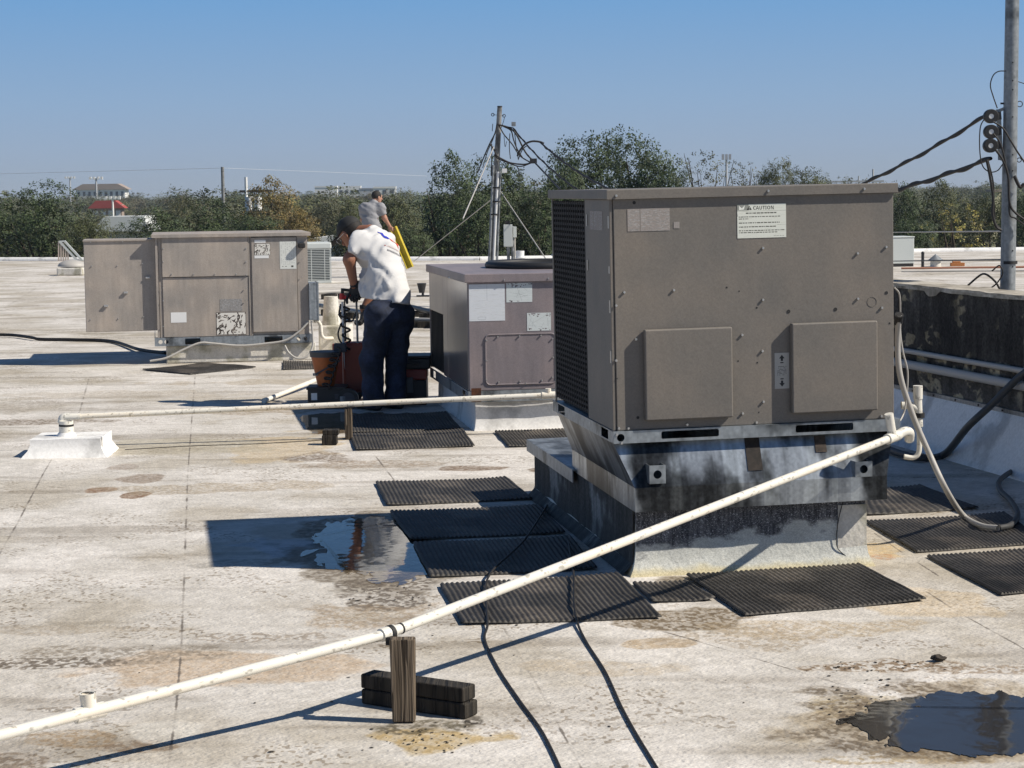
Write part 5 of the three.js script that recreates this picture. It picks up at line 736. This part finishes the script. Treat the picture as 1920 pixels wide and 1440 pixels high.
  const cb = [headC.clone().subScalar(.26), headC.clone().addScalar(.26)]; part('cap', sdfGeo(capF, cb[0], cb[1], .0065), std({ color: lin(.022, .022, .022), roughness: .8 }), o);
  const hrF = p => { const q = p.clone().applyMatrix4(inv); let d = ellip(q, v3(0, .015, -.022), v3(.083, .085, .095)); d = Math.max(d, q.y - .05); d = Math.max(d, q.z - .005); return Math.max(d, -.055 - q.y); }; part('hair', sdfGeo(hrF, cb[0], cb[1], .0065), hairM, o);
  const gl2 = []; for (const s of [-1, 1]) { gl2.push(cylBetween(v3(s * .074, .014, .085).applyMatrix4(hm), v3(s * .088, .004, -.01).applyMatrix4(hm), .003, .003, 6)); const l = new THREE.TorusGeometry(.026, .003, 6, 18).translate(s * .036, .008, .108).applyMatrix4(hm); gl2.push(l); } part('glasses', gl2, M.screw, o);
  // printed mark on the back: blue and red shape above small lettering
  o.updateMatrixWorld(true); shirt.updateMatrixWorld(true);
  const print = canvasTex(512, 512, (g, w, h) => { g.clearRect(0, 0, w, h); g.fillStyle = '#2633a8'; g.beginPath(); g.moveTo(90, 60); g.lineTo(170, 70); g.lineTo(210, 110); g.lineTo(262, 112); g.lineTo(300, 150); g.lineTo(250, 176); g.lineTo(190, 170); g.lineTo(140, 110); g.fill(); g.fillStyle = '#d2503f'; g.beginPath(); g.moveTo(300, 136); g.lineTo(400, 150); g.lineTo(452, 200); g.lineTo(430, 240); g.lineTo(440, 300); g.lineTo(380, 240); g.lineTo(300, 180); g.fill(); g.fillStyle = '#b6534b'; g.fillRect(150, 330, 20, 14); g.fillStyle = '#c39a94'; const r = rng(4); for (let x = 186; x < 440; x += 22) g.fillRect(x, 332 + r() * 4, 15, 9); g.fillStyle = '#5a5a60'; for (let x = 196; x < 470; x += 27) { g.fillRect(x, 388, 5, 34); g.fillRect(x + 8 + r() * 5, 390, 5, 32); g.fillRect(x, 388 + r() * 26, 16, 5); } });
  const pm = new THREE.MeshStandardMaterial({ map: print, transparent: true, roughness: .85, polygonOffset: true, polygonOffsetFactor: -4, alphaTest: .4 });
  const c = dp(726, 458, z0 - .12), dirn = v3(.55, .25, .8).normalize(); const e = new THREE.Euler().setFromRotationMatrix(new THREE.Matrix4().makeBasis(v3(.80, -.30, -.5).normalize(), v3().crossVectors(dirn, v3(.80, -.30, -.5).normalize()).normalize(), dirn));
  try { const dg = new DecalGeometry(shirt, c, e, v3(.24, .24, .34)); dg.applyMatrix4(o.matrixWorld.clone().invert()); const n = dg.attributes.normal, p = dg.attributes.position; for (let i = 0; i < p.count; i++) p.setXYZ(i, p.getX(i) + n.getX(i) * .002, p.getY(i) + n.getY(i) * .002, p.getZ(i) + n.getZ(i) * .002); if (p.count) { const m = new THREE.Mesh(clean(dg), pm); m.name = 'shirt_print'; shirt.add(m); } } catch (err) { console.log('decal', err.message); }
}
// --- the second worker, far back, carrying a yellow board
{
  const z0 = -38; const b = dp(702, 516, z0); const o = thing('person', 'worker in a grey T-shirt seen from behind holding a yellow board', 'person', v3(b.x, 0, z0)); const J = (px, py, dz = 0) => dp(px, py, z0 + dz).sub(o.position);
  const pel = J(697, 432), chest = J(695, 397, -.04), neck = J(700, 381, -.06), head = J(707, 370, -.10), lS = J(682, 390, -.06), rS = J(714, 390, .02), rE = J(721, 409, -.02), rW = J(731, 425, -.10), lE = J(680, 412, -.16), lW = J(690, 430, -.26), lH = J(691, 440), rH = J(704, 440), lK = J(690, 476, -.04), rK = J(705, 476, -.04), lA = J(690, 508).setY(.09), rA = J(706, 508).setY(.09);
  const body = [[pel, chest, .125, .14], [chest, neck, .13, .075], [neck, head, .06, .055], [chest, lS, .10, .07], [chest, rS, .10, .07], [rS, rE, .056, .045], [rE, rW, .045, .032], [lS, lE, .056, .045], [lE, lW, .045, .03], [pel, lH, .11, .10], [pel, rH, .11, .10], [lH, lK, .09, .065], [lK, lA, .062, .05], [rH, rK, .09, .065], [rK, rA, .062, .05], [lA, lA.clone().add(v3(.05, -.05, -.15)), .05, .04], [rA, rA.clone().add(v3(.05, -.05, -.15)), .05, .04]];
  const [lo, hi] = bounds(body); const hm = basisM(head, v3(.12, 1, -.1), v3(.75, -.35, -.5)); const hL = handBones(basisM(rW, v3(-.3, .9, .1), v3(.2, 0, -1)), [.6, .8, .5]); const [ha, hb] = bounds(hL, .01); const hL2 = handBones(basisM(lW, v3(-.2, .9, .3), v3(.2, 0, -1)), [.6, .8, .5], -1); const [hc, hd] = bounds(hL2, .01);
  part('body', [sdfGeo(bones(body, .04), lo, hi, .016), headGeo().applyMatrix4(hm), sdfGeo(bones(hL, .01), ha, hb, .006), sdfGeo(bones(hL2, .01), hc, hd, .006)], skinPale, o);
  const inv = hm.clone().invert(); const hf = p => { const q = p.clone().applyMatrix4(inv); let d = ellip(q, v3(0, .032, -.02), v3(.085, .098, .10)); d = Math.max(d, -.03 - q.y + Math.max(0, q.z) * .9); return Math.max(d, q.z - .085); }; part('hair', sdfGeo(hf, head.clone().subScalar(.2), head.clone().addScalar(.2), .008), hairM, o);
  const sh = [[J(696, 432), chest, .165, .168], [J(700, 432), chest, .165, .16], [chest, neck, .15, .085], [chest, lS, .12, .088], [chest, rS, .12, .09], [rS, rS.clone().lerp(rE, .62), .085, .078], [lS, lS.clone().lerp(lE, .62), .085, .078]]; const s0 = bones(sh, .06); const sd = rE.clone().sub(rS).normalize(), sp = rS.clone().lerp(rE, .65), hy = J(697, 438).y;
  const [sl, sx] = bounds(sh, .03); part('tshirt', sdfGeo(p => { let d = s0(p) + (fbm(p.x * 9 + p.y * 3, p.y * 14, 3) - .5) * .03 + Math.sin(p.y * 46 + p.x * 24) * .004; d = Math.max(d, hy - p.y); if (bone(p, [rS, rE, .1, .1]) < .06) d = Math.max(d, p.clone().sub(sp).dot(sd)); return d; }, sl, sx, .014), std({ color: lin(.27, .27, .285), roughness: .85 }), o);
  const jn = [[J(697, 434), pel, .135, .135], [pel, lH, .125, .115], [pel, rH, .125, .115], [lH, lK, .11, .085], [lK, lA, .085, .075], [rH, rK, .11, .085], [rK, rA, .085, .075]]; const [jl, jh] = bounds(jn, .02); part('trousers', sdfGeo(p => Math.max(bones(jn, .03)(p), .04 - p.y), jl, jh, .018), std({ color: lin(.05, .055, .07), roughness: .9 }), o);
  const a = dp(737, 426, z0 - .15), c = dp(769, 502, z0 - .1); const yb = thing('yellow_board', 'long yellow channel board held upright by the grey-shirted worker', 'board', v3(c.x, 0, c.z)); const t = p => p.clone().sub(yb.position); const ym = std({ color: lin(.62, .47, .02), map: T.rubber2, roughness: .6 });
  part('face', barBetween(t(a), t(c), .012, .11, v3(1, .4, .6).normalize()), ym, yb); part('flange', barBetween(t(a).add(v3(.055, .02, .03)), t(c).add(v3(.055, .02, .03)), .06, .012, v3(1, .4, .6).normalize()), ym, yb); part('flange', barBetween(t(a).add(v3(-.05, -.02, .03)), t(c).add(v3(-.05, -.02, .03)), .06, .012, v3(1, .4, .6).normalize()), ym, yb);
}
// ------------------------------------------------------------------ tools round the worker
{
  const z0 = -15.05, b = gp(620, 762); const o = thing('tool_cart', 'orange wheeled work cart with a tall red-gripped handle and black base', 'cart', v3(b.x, 0, z0)); const J = (px, py, dz = 0) => dp(px, py, z0 + dz).sub(o.position);
  const orange = std({ color: lin(.52, .13, .02), map: T.rubber2, roughness: .5 }), dkred = std({ color: lin(.28, .05, .025), roughness: .55 }), grey = std({ color: lin(.06, .06, .065), roughness: .6 }), red = std({ color: lin(.55, .03, .03), roughness: .45 });
  const X = (px) => J(px, 740).x, Y = (py) => Math.max(0, J(640, py).y);
  part('base_box', [bx(X(579), X(648), .012, Y(724), -.14, .10, .012), bx(X(577), X(650), Y(728), Y(724) + .004, -.145, .105, .004)], M.black, o); part('base_label', bx(X(586), X(597), Y(747), Y(734), .1005, .102), M.white, o); part('latch', bx(X(630), X(637), Y(745), Y(736), .101, .112, .003), grey, o);
  part('tank', bx(X(640), X(684), .10, Y(645), -.30, -.12, .03), dkred, o); part('tank_back', bx(X(618), X(690), Y(728), Y(650), -.33, -.301, .01), dkred, o);
  for (const dz of [.10, -.32]) { const w = part('wheel', new THREE.CylinderGeometry(.078, .078, .05, 28).rotateX(Math.PI / 2).translate(X(655), .078, dz), M.black, o); part('hub', new THREE.CylinderGeometry(.05, .05, .056, 20).rotateX(Math.PI / 2).translate(X(655), .078, dz), grey, w); }
  part('axle_bracket', bx(X(640), X(650), .02, .10, .09, .13, .004), M.steel, o);
  // telescoping handle
  const hz = -.14; part('handle_tube', cylBetween(J(646, 722, hz), J(642, 566, hz), .011, .009, 12), M.white, o); part('handle_tube', cylBetween(J(671, 660, hz), J(668, 556, hz), .009, .008, 12), M.steel, o); part('handle_inner', cylBetween(J(648, 640, hz), J(646, 560, hz), .007, .006, 10), M.black, o);
  part('grip', [cylBetween(J(641, 562, hz), J(641, 550, hz), .02, .018, 12), cylBetween(J(640, 558, hz), J(672, 554, hz), .014, .014, 12)], red, o); part('grip_top', [cylBetween(J(642, 550, hz), J(642, 541, hz), .013, .012, 12), cylBetween(J(640, 543, hz), J(672, 546, hz), .012, .012, 12)], M.black, o);
  part('decal_strip', barBetween(J(645, 648, hz + .016), J(650, 692, hz + .016), .028, .004, v3(0, 0, 1)), M.white, o);
  const coil = []; for (let i = 0; i <= 130; i++) { const t = i / 130; const c = J(mix(644, 652, t), mix(575, 655, t), hz + .02); c.x += Math.sin(t * 26) * .045 * (1 - t * .5); c.z += Math.cos(t * 26) * .03; coil.push(c); } part('hose_coil', tube(coil, .008, 400, 7), M.cord, o);
  const c2 = []; for (let i = 0; i <= 120; i++) { const t = i / 120; const c = J(mix(632, 610, t), mix(655, 728, t), .13); c.x += Math.sin(t * 40) * .03; c.y += Math.cos(t * 40) * .018; c2.push(c); } part('coiled_cord', tube(c2, .007, 400, 7), M.cord, o);
  part('frame_loop', tube([J(639, 570, hz), J(636, 590, hz), J(645, 600, hz), J(660, 602, hz), J(668, 585, hz)], .007, 40, 7), M.black, o); part('frame_loop', tube([J(640, 606, hz), J(634, 625, hz), J(638, 640, hz), J(648, 648, hz)], .007, 40, 7), M.black, o);
  part('strap_plate', bx(X(626), X(650), Y(662), Y(645), -.11, -.05, .01), grey, o);
  // bucket sitting on the base
  const c = J(611, 726, 0); const q = thing('orange_bucket', 'tapered orange bucket with a grey rim standing on the black cart base', 'bucket', o.position.clone().add(v3(c.x, Y(724) + .005, -.015))); const h = J(611, 664).y - Y(724);
  part('shell', [new THREE.CylinderGeometry(.115, .065, h, 28, 1, true).translate(0, h / 2, 0), new THREE.CircleGeometry(.065, 24).rotateX(-Math.PI / 2).translate(0, .006, 0)], orange, q).material.side = THREE.DoubleSide; part('rim', new THREE.CylinderGeometry(.122, .118, .04, 28, 1, false).translate(0, h - .004, 0), grey, q); part('strap', barBetween(v3(-.07, h * .38, .085), v3(.12, h * .8, .07), .012, .05, v3(0, 0, 1)), grey, q); part('buckle', bx(-.09, -.05, h * .34, h * .42, .08, .1, .004), M.steel, q);
  // orange coiled bag behind
}
{ // red and black tool box in the shade, with a black case on it
  const z0 = -15.2, c = gp(778, 748); const o = thing('tool_box', 'red and black stacked tool box in the shade beside the worker', 'tool box', v3(c.x, 0, z0)); const J = (px, py) => dp(px, py, z0).sub(o.position); const rd = std({ color: lin(.30, .045, .03), roughness: .5 });
  const x0 = J(747, 700).x, x1 = J(800, 700).x; part('case', bx(x0, x1, 0, J(770, 712).y, -.25, .05, .012), M.black, o); part('lid', bx(x0 - .004, x1 + .004, J(770, 711.5).y, J(770, 692).y, -.255, .054, .014), rd, o); part('latch', bx(J(763, 700).x, J(775, 700).x, J(770, 735).y, J(770, 706).y, .055, .07, .005), std({ color: lin(.10, .10, .10), roughness: .5 }), o);
  const logo = canvasTex(128, 64, (g, w, h) => { g.fillStyle = '#181716'; g.fillRect(0, 0, w, h); g.strokeStyle = '#b23b31'; g.lineWidth = 9; g.beginPath(); g.moveTo(14, 46); g.lineTo(70, 16); g.moveTo(22, 56); g.lineTo(84, 22); g.moveTo(60, 50); g.lineTo(112, 20); g.stroke(); }); part('emblem', bx(J(762, 735).x, J(777, 735).x, .02, .075, .0505, .052), std({ map: logo, roughness: .6 }), o);
  const k = thing('black_case', 'flat black case lying on the red tool box', 'case', v3(c.x, J(770, 692).y, z0)); part('shell', bx(x0 - .02, x1 + .03, .001, .085, -.26, .04, .015), M.black, k); part('lid', bx(x0 - .025, x1 + .035, .086, .105, -.265, .045, .008), std({ color: lin(.035, .03, .032), roughness: .5 }), k); part('handle', tube([v3(-.05, .05, .045), v3(-.05, .05, .075), v3(.05, .05, .075), v3(.05, .05, .045)], .008, 20, 6, .1), M.black, k);
}

// ------------------------------------------------------------------ trees
function leafMat(c) { return new THREE.MeshPhysicalMaterial({ color: c, vertexColors: true, roughness: .75, transmission: .3, thickness: 0, side: THREE.DoubleSide }); }
const LM = { oak: leafMat(lin(.05, .08, .017)), olive: leafMat(lin(.085, .096, .025)), autumn: leafMat(lin(.21, .155, .04)), yellow: leafMat(lin(.42, .36, .09)), sparse: leafMat(lin(.11, .112, .05)) };
// crown of unit radius (x, y, z about 1): leaf quads in clumps, denser outside, with gaps
function crownGeo(seed, clumps, per, leaf, rough = .3, open = 0) {
  const r = rng(seed), pos = [], col = [], nor = []; const nrm = () => (r() + r() + r() - 1.5) / 1.5;
  const lump = (d) => 1 + rough * (vn(d.x * 1.7 + 8 + seed, d.y * 1.7 + d.z * 1.3 + 8) - .5) * 2 + rough * .8 * (vn(d.x * 4 + 20, d.z * 4 + d.y * 4 + seed) - .5);
  for (let c = 0; c < clumps; c++) {
    const d = v3(nrm(), nrm() * .9 + .12, nrm()).normalize(); const rad = Math.pow(r(), .3) * lump(d); if (open && vn(d.x * 3 + seed, d.y * 3 + d.z * 3) < open) continue;
    const C = d.clone().multiplyScalar(rad * .9); const s = .085 + r() * .085, tone = .55 + r() * .9;
    for (let k = 0; k < per; k++) {
      const q = v3(nrm(), nrm() * .8, nrm()); const ql = q.length(); q.multiplyScalar(s * 1.25); const p = C.clone().add(q);
      const u = v3(nrm(), nrm(), nrm()).normalize(), n = v3(nrm() * .8 + d.x * .5, nrm() * .8 + .5, nrm() * .8 + d.z * .5).normalize(); const t = v3().crossVectors(n, u).normalize(), b = v3().crossVectors(n, t); const L = leaf * (.6 + r() * .8), w = L * .6;
      const P = [p.clone().addScaledVector(t, -L), p.clone().addScaledVector(b, w), p.clone().addScaledVector(t, L), p.clone().addScaledVector(b, -w)];
      const cc = tone * (.75 + r() * .5), cr = cc * (1 + (r() - .5) * .3), cb = cc * (1 + (r() - .5) * .3);
      for (const i of [0, 2, 1, 0, 3, 2]) { pos.push(P[i].x, P[i].y, P[i].z); nor.push(n.x, n.y, n.z); col.push(cr, cc, cb); }
    }
  }
  const g = new THREE.BufferGeometry(); g.setAttribute('position', new THREE.Float32BufferAttribute(pos, 3)); g.setAttribute('normal', new THREE.Float32BufferAttribute(nor, 3)); g.setAttribute('color', new THREE.Float32BufferAttribute(col, 3)); g.setAttribute('uv', new THREE.BufferAttribute(new Float32Array(pos.length / 3 * 2), 2)); return g;
}
const CR = [crownGeo(1, 400, 34, .021, .34), crownGeo(2, 380, 34, .022, .42), crownGeo(3, 400, 33, .021, .3), crownGeo(4, 460, 34, .021, .5, .3), crownGeo(5, 190, 16, .026, .6, .48)];
function limbs(seed, H, R, sparse) { const r = rng(seed), gs = [cylBetween(v3(0, 0, 0), v3(0, H * .42, 0), .05 * H * .5 + .06, .03 * H * .5 + .04, 9)]; const n = sparse ? 26 : 9; for (let i = 0; i < n; i++) { const a = r() * 6.28, y0 = H * (.3 + r() * .25), L = R * (.5 + r() * .45), e = v3(Math.cos(a) * L, y0 + (H - y0) * (sparse ? .45 + r() * .53 : .4 + r() * .5), Math.sin(a) * L); const m = v3(e.x * .45, mix(y0, e.y, .55), e.z * .45); gs.push(cylBetween(v3(0, y0 - .2, 0), m, sparse ? .06 : .09, sparse ? .03 : .06, 6), cylBetween(m, e, sparse ? .03 : .06, .006, 5)); } return gs; }
const GY = -5.6;
function tree(name, label, px, topPy, halfPx, z, vi, mat, yaw, group, botPy = 520, sparse = false) {
  const top = dp(px, topPy, z), bot = dp(px, botPy, z).y, s = -z / FPX, rx = halfPx * s; const cy = (top.y + bot) / 2, ry = (top.y - bot) / 2;
  const o = thing(name, label, 'tree', v3(top.x, GY, z), yaw, group);
  part('trunk', limbs(vi * 31 + px, top.y - GY, rx, sparse), M.bark, o);
  const m = new THREE.Mesh(CR[vi], mat); m.name = 'crown'; m.position.y = cy - GY; m.scale.set(rx * 1.08, ry * 1.1, rx); m.castShadow = m.receiveShadow = true; o.add(m); return o;
}
const GR = 'trees beyond the roof edge';
[
  ['oak_tree', 'dense dark oak beside the broad oak behind the ladder rails', 0, 358, 100, -62, 0, LM.oak, .3],
  ['oak_tree', 'broad dark oak behind the ladder rails and domed vent', 84, 352, 88, -60, 1, LM.oak, 1.9],
  ['oak_tree', 'lower bright-edged oak beside the white house roof', 168, 398, 55, -57, 2, LM.olive, 3.3, 530],
  ['oak_tree', 'dark oak above the beige unit\'s hood', 300, 388, 80, -60, 0, LM.oak, 4.2],
  ['olive_tree', 'grey-green tree rising behind the beige unit, left of the bare pole', 345, 356, 45, -92, 2, LM.sparse, .8],
  ['oak_tree', 'dark oak above the beige unit\'s middle', 395, 385, 75, -61, 1, LM.oak, 2.6],
  ['oak_tree', 'dark oak above the beige unit\'s right end', 470, 392, 65, -59, 2, LM.oak, 5.5],
  ['autumn_tree', 'yellowing round tree beside the transformer pole', 505, 346, 75, -80, 1, LM.autumn, 1.2],
  ['autumn_tree', 'smaller yellow-green tree right of the round yellowing tree', 562, 385, 50, -64, 0, LM.autumn, 4.0],
  ['olive_tree', 'grey-green tree in front of the far white buildings', 622, 366, 55, -95, 2, LM.sparse, 2.2],
  ['autumn_tree', 'olive tree behind the grey-shirted worker', 660, 385, 60, -70, 1, LM.olive, .4],
  ['olive_tree', 'olive tree right of the grey-shirted worker', 745, 355, 60, -82, 0, LM.olive, 5.1],
  ['oak_tree', 'dark low oak right of the yellow board', 770, 420, 55, -57, 2, LM.oak, 1.5],
  ['oak_tree', 'dark oak left of the leaning service pole', 845, 302, 75, -58, 1, LM.oak, .9],
  ['oak_tree', 'dark oak directly behind the leaning service pole', 940, 292, 85, -60, 0, LM.oak, 3.7],
  ['oak_tree', 'dark oak low behind the electrical cabinet', 900, 350, 80, -55, 2, LM.oak, 5.9],
  ['oak_tree', 'dark oak low beside the large unit\'s left edge', 1020, 350, 75, -55, 1, LM.oak, 2.9],
  ['tall_tree', 'tallest leafy tree rising above the large unit\'s left corner', 1108, 240, 92, -62, 3, LM.oak, .2, 470],
  ['tall_tree', 'tall leafy tree just right of the tallest one', 1205, 248, 84, -60, 3, LM.oak, 2.4, 470],
  ['oak_tree', 'dense tree between the leaning pole and the tallest tree', 1058, 290, 60, -59, 2, LM.oak, 4.4],
  ['oak_tree', 'dense tree low above the large unit, right of the tall pair', 1255, 306, 60, -58, 0, LM.oak, 1.1],
  ['bare_tree', 'thin half-bare tree above the large unit\'s caution label', 1325, 280, 62, -66, 4, LM.sparse, .6, 420, true],
  ['bare_tree', 'thin half-bare tree beside the far phone antenna', 1390, 300, 48, -66, 4, LM.sparse, 3.1, 420, true],
  ['olive_tree', 'small round tree above the large unit\'s right half', 1450, 296, 42, -68, 3, LM.olive, 5.2, 430],
  ['olive_tree', 'spreading olive tree above the large unit\'s right corner', 1520, 312, 58, -70, 3, LM.olive, 1.7, 430],
  ['olive_tree', 'last low olive tree before the gap of sky', 1580, 334, 36, -72, 2, LM.olive, 2.0, 430],
  ['oak_tree', 'green tree behind the pale far condenser cabinet', 1700, 342, 50, -84, 0, LM.oak, 3.9],
  ['olive_tree', 'broad olive tree left of the mast', 1765, 352, 70, -80, 1, LM.olive, .5],
  ['olive_tree', 'olive tree behind the mast', 1860, 356, 75, -78, 2, LM.olive, 2.7],
  ['oak_tree', 'dark tree low behind the conical roof vent', 1710, 400, 60, -62, 2, LM.oak, 4.9],
  ['yellow_tree', 'small bright yellow-leaved tree just left of the mast', 1800, 376, 62, -55, 4, LM.yellow, 1.4, 500],
  ['olive_tree', 'green tree right of the mast', 1935, 350, 60, -76, 0, LM.oak, .1],
].forEach(a => tree(a[0], a[1], a[2], a[3], a[4], a[5], a[6], a[7], a[8], GR, a[9], a[10]));
{ // far-off wood reading as one mass
  const r = rng(7), n = 420, im = new THREE.InstancedMesh(CR[2], LM.olive, n), m = new THREE.Matrix4(), q = new THREE.Quaternion(); im.name = 'distant_woods'; let k = 0;
  for (let i = 0; i < n; i++) { const z = -130 - Math.pow(r(), 1.3) * 600; const px = -250 + r() * 2450; const h = 5.2 + r() * 2.6, w = 3.5 + r() * 3; const p = dp(px, 400, z); q.setFromAxisAngle(v3(0, 1, 0), r() * 6.3); if (z > -275 && px > 130 && px < 290) continue; m.compose(v3(p.x, GY + h * .5, z), q, v3(w, h * .52, w)); im.setMatrixAt(k++, m); im.setColorAt(k - 1, lin(.8 + r() * .5, .8 + r() * .35, .8 + r() * .3)); }
  im.count = k; im.castShadow = im.receiveShadow = true; scene.add(im); tag(im, 'distant mass of woods along the horizon', 'woods', null, 'stuff');
}
// ------------------------------------------------------------------ far buildings and poles
function block(name, label, px0, px1, topPy, z, mat, roofMat, cat = 'building') {
  const a = dp(px0, topPy, z), b = dp(px1, topPy, z); const o = thing(name, label, cat, v3((a.x + b.x) / 2, GY, z)); const w = b.x - a.x, h = a.y - GY; part('wall', bx(-w / 2, w / 2, 0, h - .4, -w * .4, 0), mat, o); return { o, w, h };
}
{
  const wht = std({ color: lin(.8, .79, .76), roughness: .8 }), tan = std({ color: lin(.34, .27, .22), roughness: .9 }), redr = std({ color: lin(.38, .06, .045), roughness: .7 }), glass = std({ color: lin(.06, .07, .09), roughness: .2 }), grey = std({ color: lin(.45, .46, .48), roughness: .7 });
  const a = block('apartment_house', 'white-walled apartment house with a brown hipped roof on the far horizon', 142, 234, 352, -560, wht); { const sh = [[-a.w / 2 - 1, a.h - .6], [a.w / 2 + 1, a.h - .6], [a.w / 2 - 2, a.h + 1], [-a.w / 2 + 2, a.h + 1]]; part('roof', extr(sh, a.w * .45).translate(0, 0, -a.w * .42), tan, a.o); for (let i = 0; i < 9; i++) part('window', bx(-a.w / 2 + (i + .5) * a.w / 9 - .35, -a.w / 2 + (i + .5) * a.w / 9 + .35, a.h - 2.4, a.h - 1.2, .01, .05), glass, a.o); }
  const b = block('red_roof_house', 'low house with a long red roof among far trees', 172, 228, 378, -260, tan); { part('roof', extr([[-b.w / 2 - .5, b.h - .9], [b.w / 2 + .5, b.h - .9], [b.w / 2 - .8, b.h + .1], [-b.w / 2 + .6, b.h + .1]], b.w * .6).translate(0, 0, -b.w * .5), redr, b.o); for (let i = 0; i < 4; i++) part('window', bx(-b.w / 2 + (i + .5) * b.w / 4 - .3, -b.w / 2 + (i + .5) * b.w / 4 + .3, b.h - 1.9, b.h - 1.2, .01, .04), wht, b.o); }
  const c = block('white_roof_house', 'house with a pale metal roof between the left trees', 186, 275, 406, -120, grey); part('roof', extr([[-c.w / 2 - .3, c.h - .9], [c.w / 2 + .3, c.h - .9], [c.w / 2, c.h], [-c.w / 2 + .5, c.h]], 4).translate(0, 0, -3), std({ color: lin(.62, .63, .62), roughness: .7 }), c.o);
  const c2 = block('white_roof_shed', 'low shed with a white roof behind the slatted condenser unit', 578, 655, 437, -75, grey); part('roof', extr([[-c2.w / 2 - .2, c2.h - .45], [c2.w / 2 + .2, c2.h - .3], [c2.w / 2 + .2, c2.h], [-c2.w / 2 - .2, c2.h - .25]], 2).translate(0, 0, -1.8), wht, c2.o);
  const d = block('white_office', 'white flat-roofed office block with dark windows on the horizon', 634, 676, 349, -480, wht); part('roof', bx(-d.w / 2, d.w / 2, d.h - .39, d.h, -3, 0), wht, d.o); for (let j = 0; j < 2; j++) for (let i = 0; i < 4; i++) part('window', bx(-d.w / 2 + (i + .5) * d.w / 4 - .4, -d.w / 2 + (i + .5) * d.w / 4 + .4, d.h - 1.8 - j * 1.5, d.h - 1.0 - j * 1.5, .01, .05), glass, d.o);
  const e = block('long_grey_shed', 'long grey-roofed shed on the horizon right of the white office', 673, 706, 352, -470, grey); part('roof', bx(-e.w / 2, e.w / 2, e.h - .39, e.h - .1, -4, .1), std({ color: lin(.3, .31, .33), roughness: .8 }), e.o);
  const f = block('white_house', 'small white house on the horizon just right of the worker\'s head', 700, 742, 350, -450, wht); part('roof', bx(-f.w / 2, f.w / 2, f.h - .39, f.h, -3, .1), wht, f.o); for (let i = 0; i < 3; i++) part('window', bx(-f.w / 2 + (i + .5) * f.w / 3 - .4, -f.w / 2 + (i + .5) * f.w / 3 + .4, f.h - 1.6, f.h - .8, .01, .05), glass, f.o);
  const g = block('pale_house', 'pale low house on the horizon left of the white office', 590, 632, 349, -520, wht); part('roof', bx(-g.w / 2, g.w / 2, g.h - .39, g.h, -3, .1), wht, g.o);
  const h = block('cream_house', 'cream gable wall behind the mast trees', 1862, 1876, 350, -150, std({ color: lin(.75, .68, .42), roughness: .8 })); part('roof', bx(-h.w / 2 - .1, h.w / 2 + .1, h.h - .39, h.h - .2, -2, .2), tan, h.o);
  const pole = (px, top, bot, z, r, lab, m, heads) => { const t = dp(px, top, z); const o = thing('far_pole', lab, 'pole', v3(t.x, GY, z)); const H = t.y - GY; part('shaft', cylBetween(v3(), v3(0, H, 0), r, r * .8, 8), m, o); if (heads === 'lamp') for (const s of [-1, -.35, .35, 1]) part('lamp_head', bx(s * r * 5 - r * .9, s * r * 5 + r * .9, H - r * 1.2, H + r * 1.2, -r, r), wht, o); if (heads === 'drums') { for (const s of [-1, 1]) part('transformer', new THREE.CylinderGeometry(.28, .28, 1.05, 12).translate(.55 + s * .32, dp(px, 382, z).y - GY, 0), wht, o); part('crossarm', bx(-.5, 2.0, dp(px, 361, z).y - GY, dp(px, 359, z).y - GY + .1, -.08, .08), M.bark, o); } if (heads === 'arm') part('crossarm', bx(-1.6, 1.4, H - .35, H - .25, -.05, .05), m, o); };
  pole(131, 333, 0, -420, .18, 'far floodlight mast left of the red roof', grey, 'lamp'); pole(180, 334, 0, -380, .22, 'far floodlight mast above the red roof', grey, 'lamp'); pole(211, 371, 0, -240, .16, 'pale street light in front of the red roof', wht, 'lamp'); pole(417, 313, 0, -140, .14, 'plain bare pole above the beige unit', M.bark2, null); pole(461, 332, 0, -150, .14, 'pole with two white transformers beside the yellowing tree', wht, 'drums'); pole(1637, 317, 0, -110, .06, 'thin antenna pole in the sky gap', grey, null); pole(1610, 330, 0, -110, .05, 'thin antenna pole with a cross bar in the sky gap', grey, 'arm');
  const an = dp(1362, 295, -160); const t = thing('phone_antenna', 'small grey phone antenna panels above the half-bare trees', 'antenna', v3(an.x, GY, -160)); part('shaft', cylBetween(v3(), v3(0, an.y - GY, 0), .12, .08, 8), grey, t); for (const s of [-1, 0, 1]) part('panel', bx(s * .28 - .1, s * .28 + .1, an.y - GY - .2, an.y - GY + .25, 0, .1), grey, t);
  const W = (a, b, r, lab) => tag(part('power_line', cylBetween(dp(...a), dp(...b), r, r, 5), std({ color: lin(.75, .77, .8), roughness: .6 })), lab, 'wire'); W([-40, 327, -150], [417, 315, -140], .014, 'pale power line crossing the sky to the bare pole'); W([417, 315, -140], [800, 330, -150], .01, 'faint power line right of the bare pole');
}
renderer.render(scene, camera);
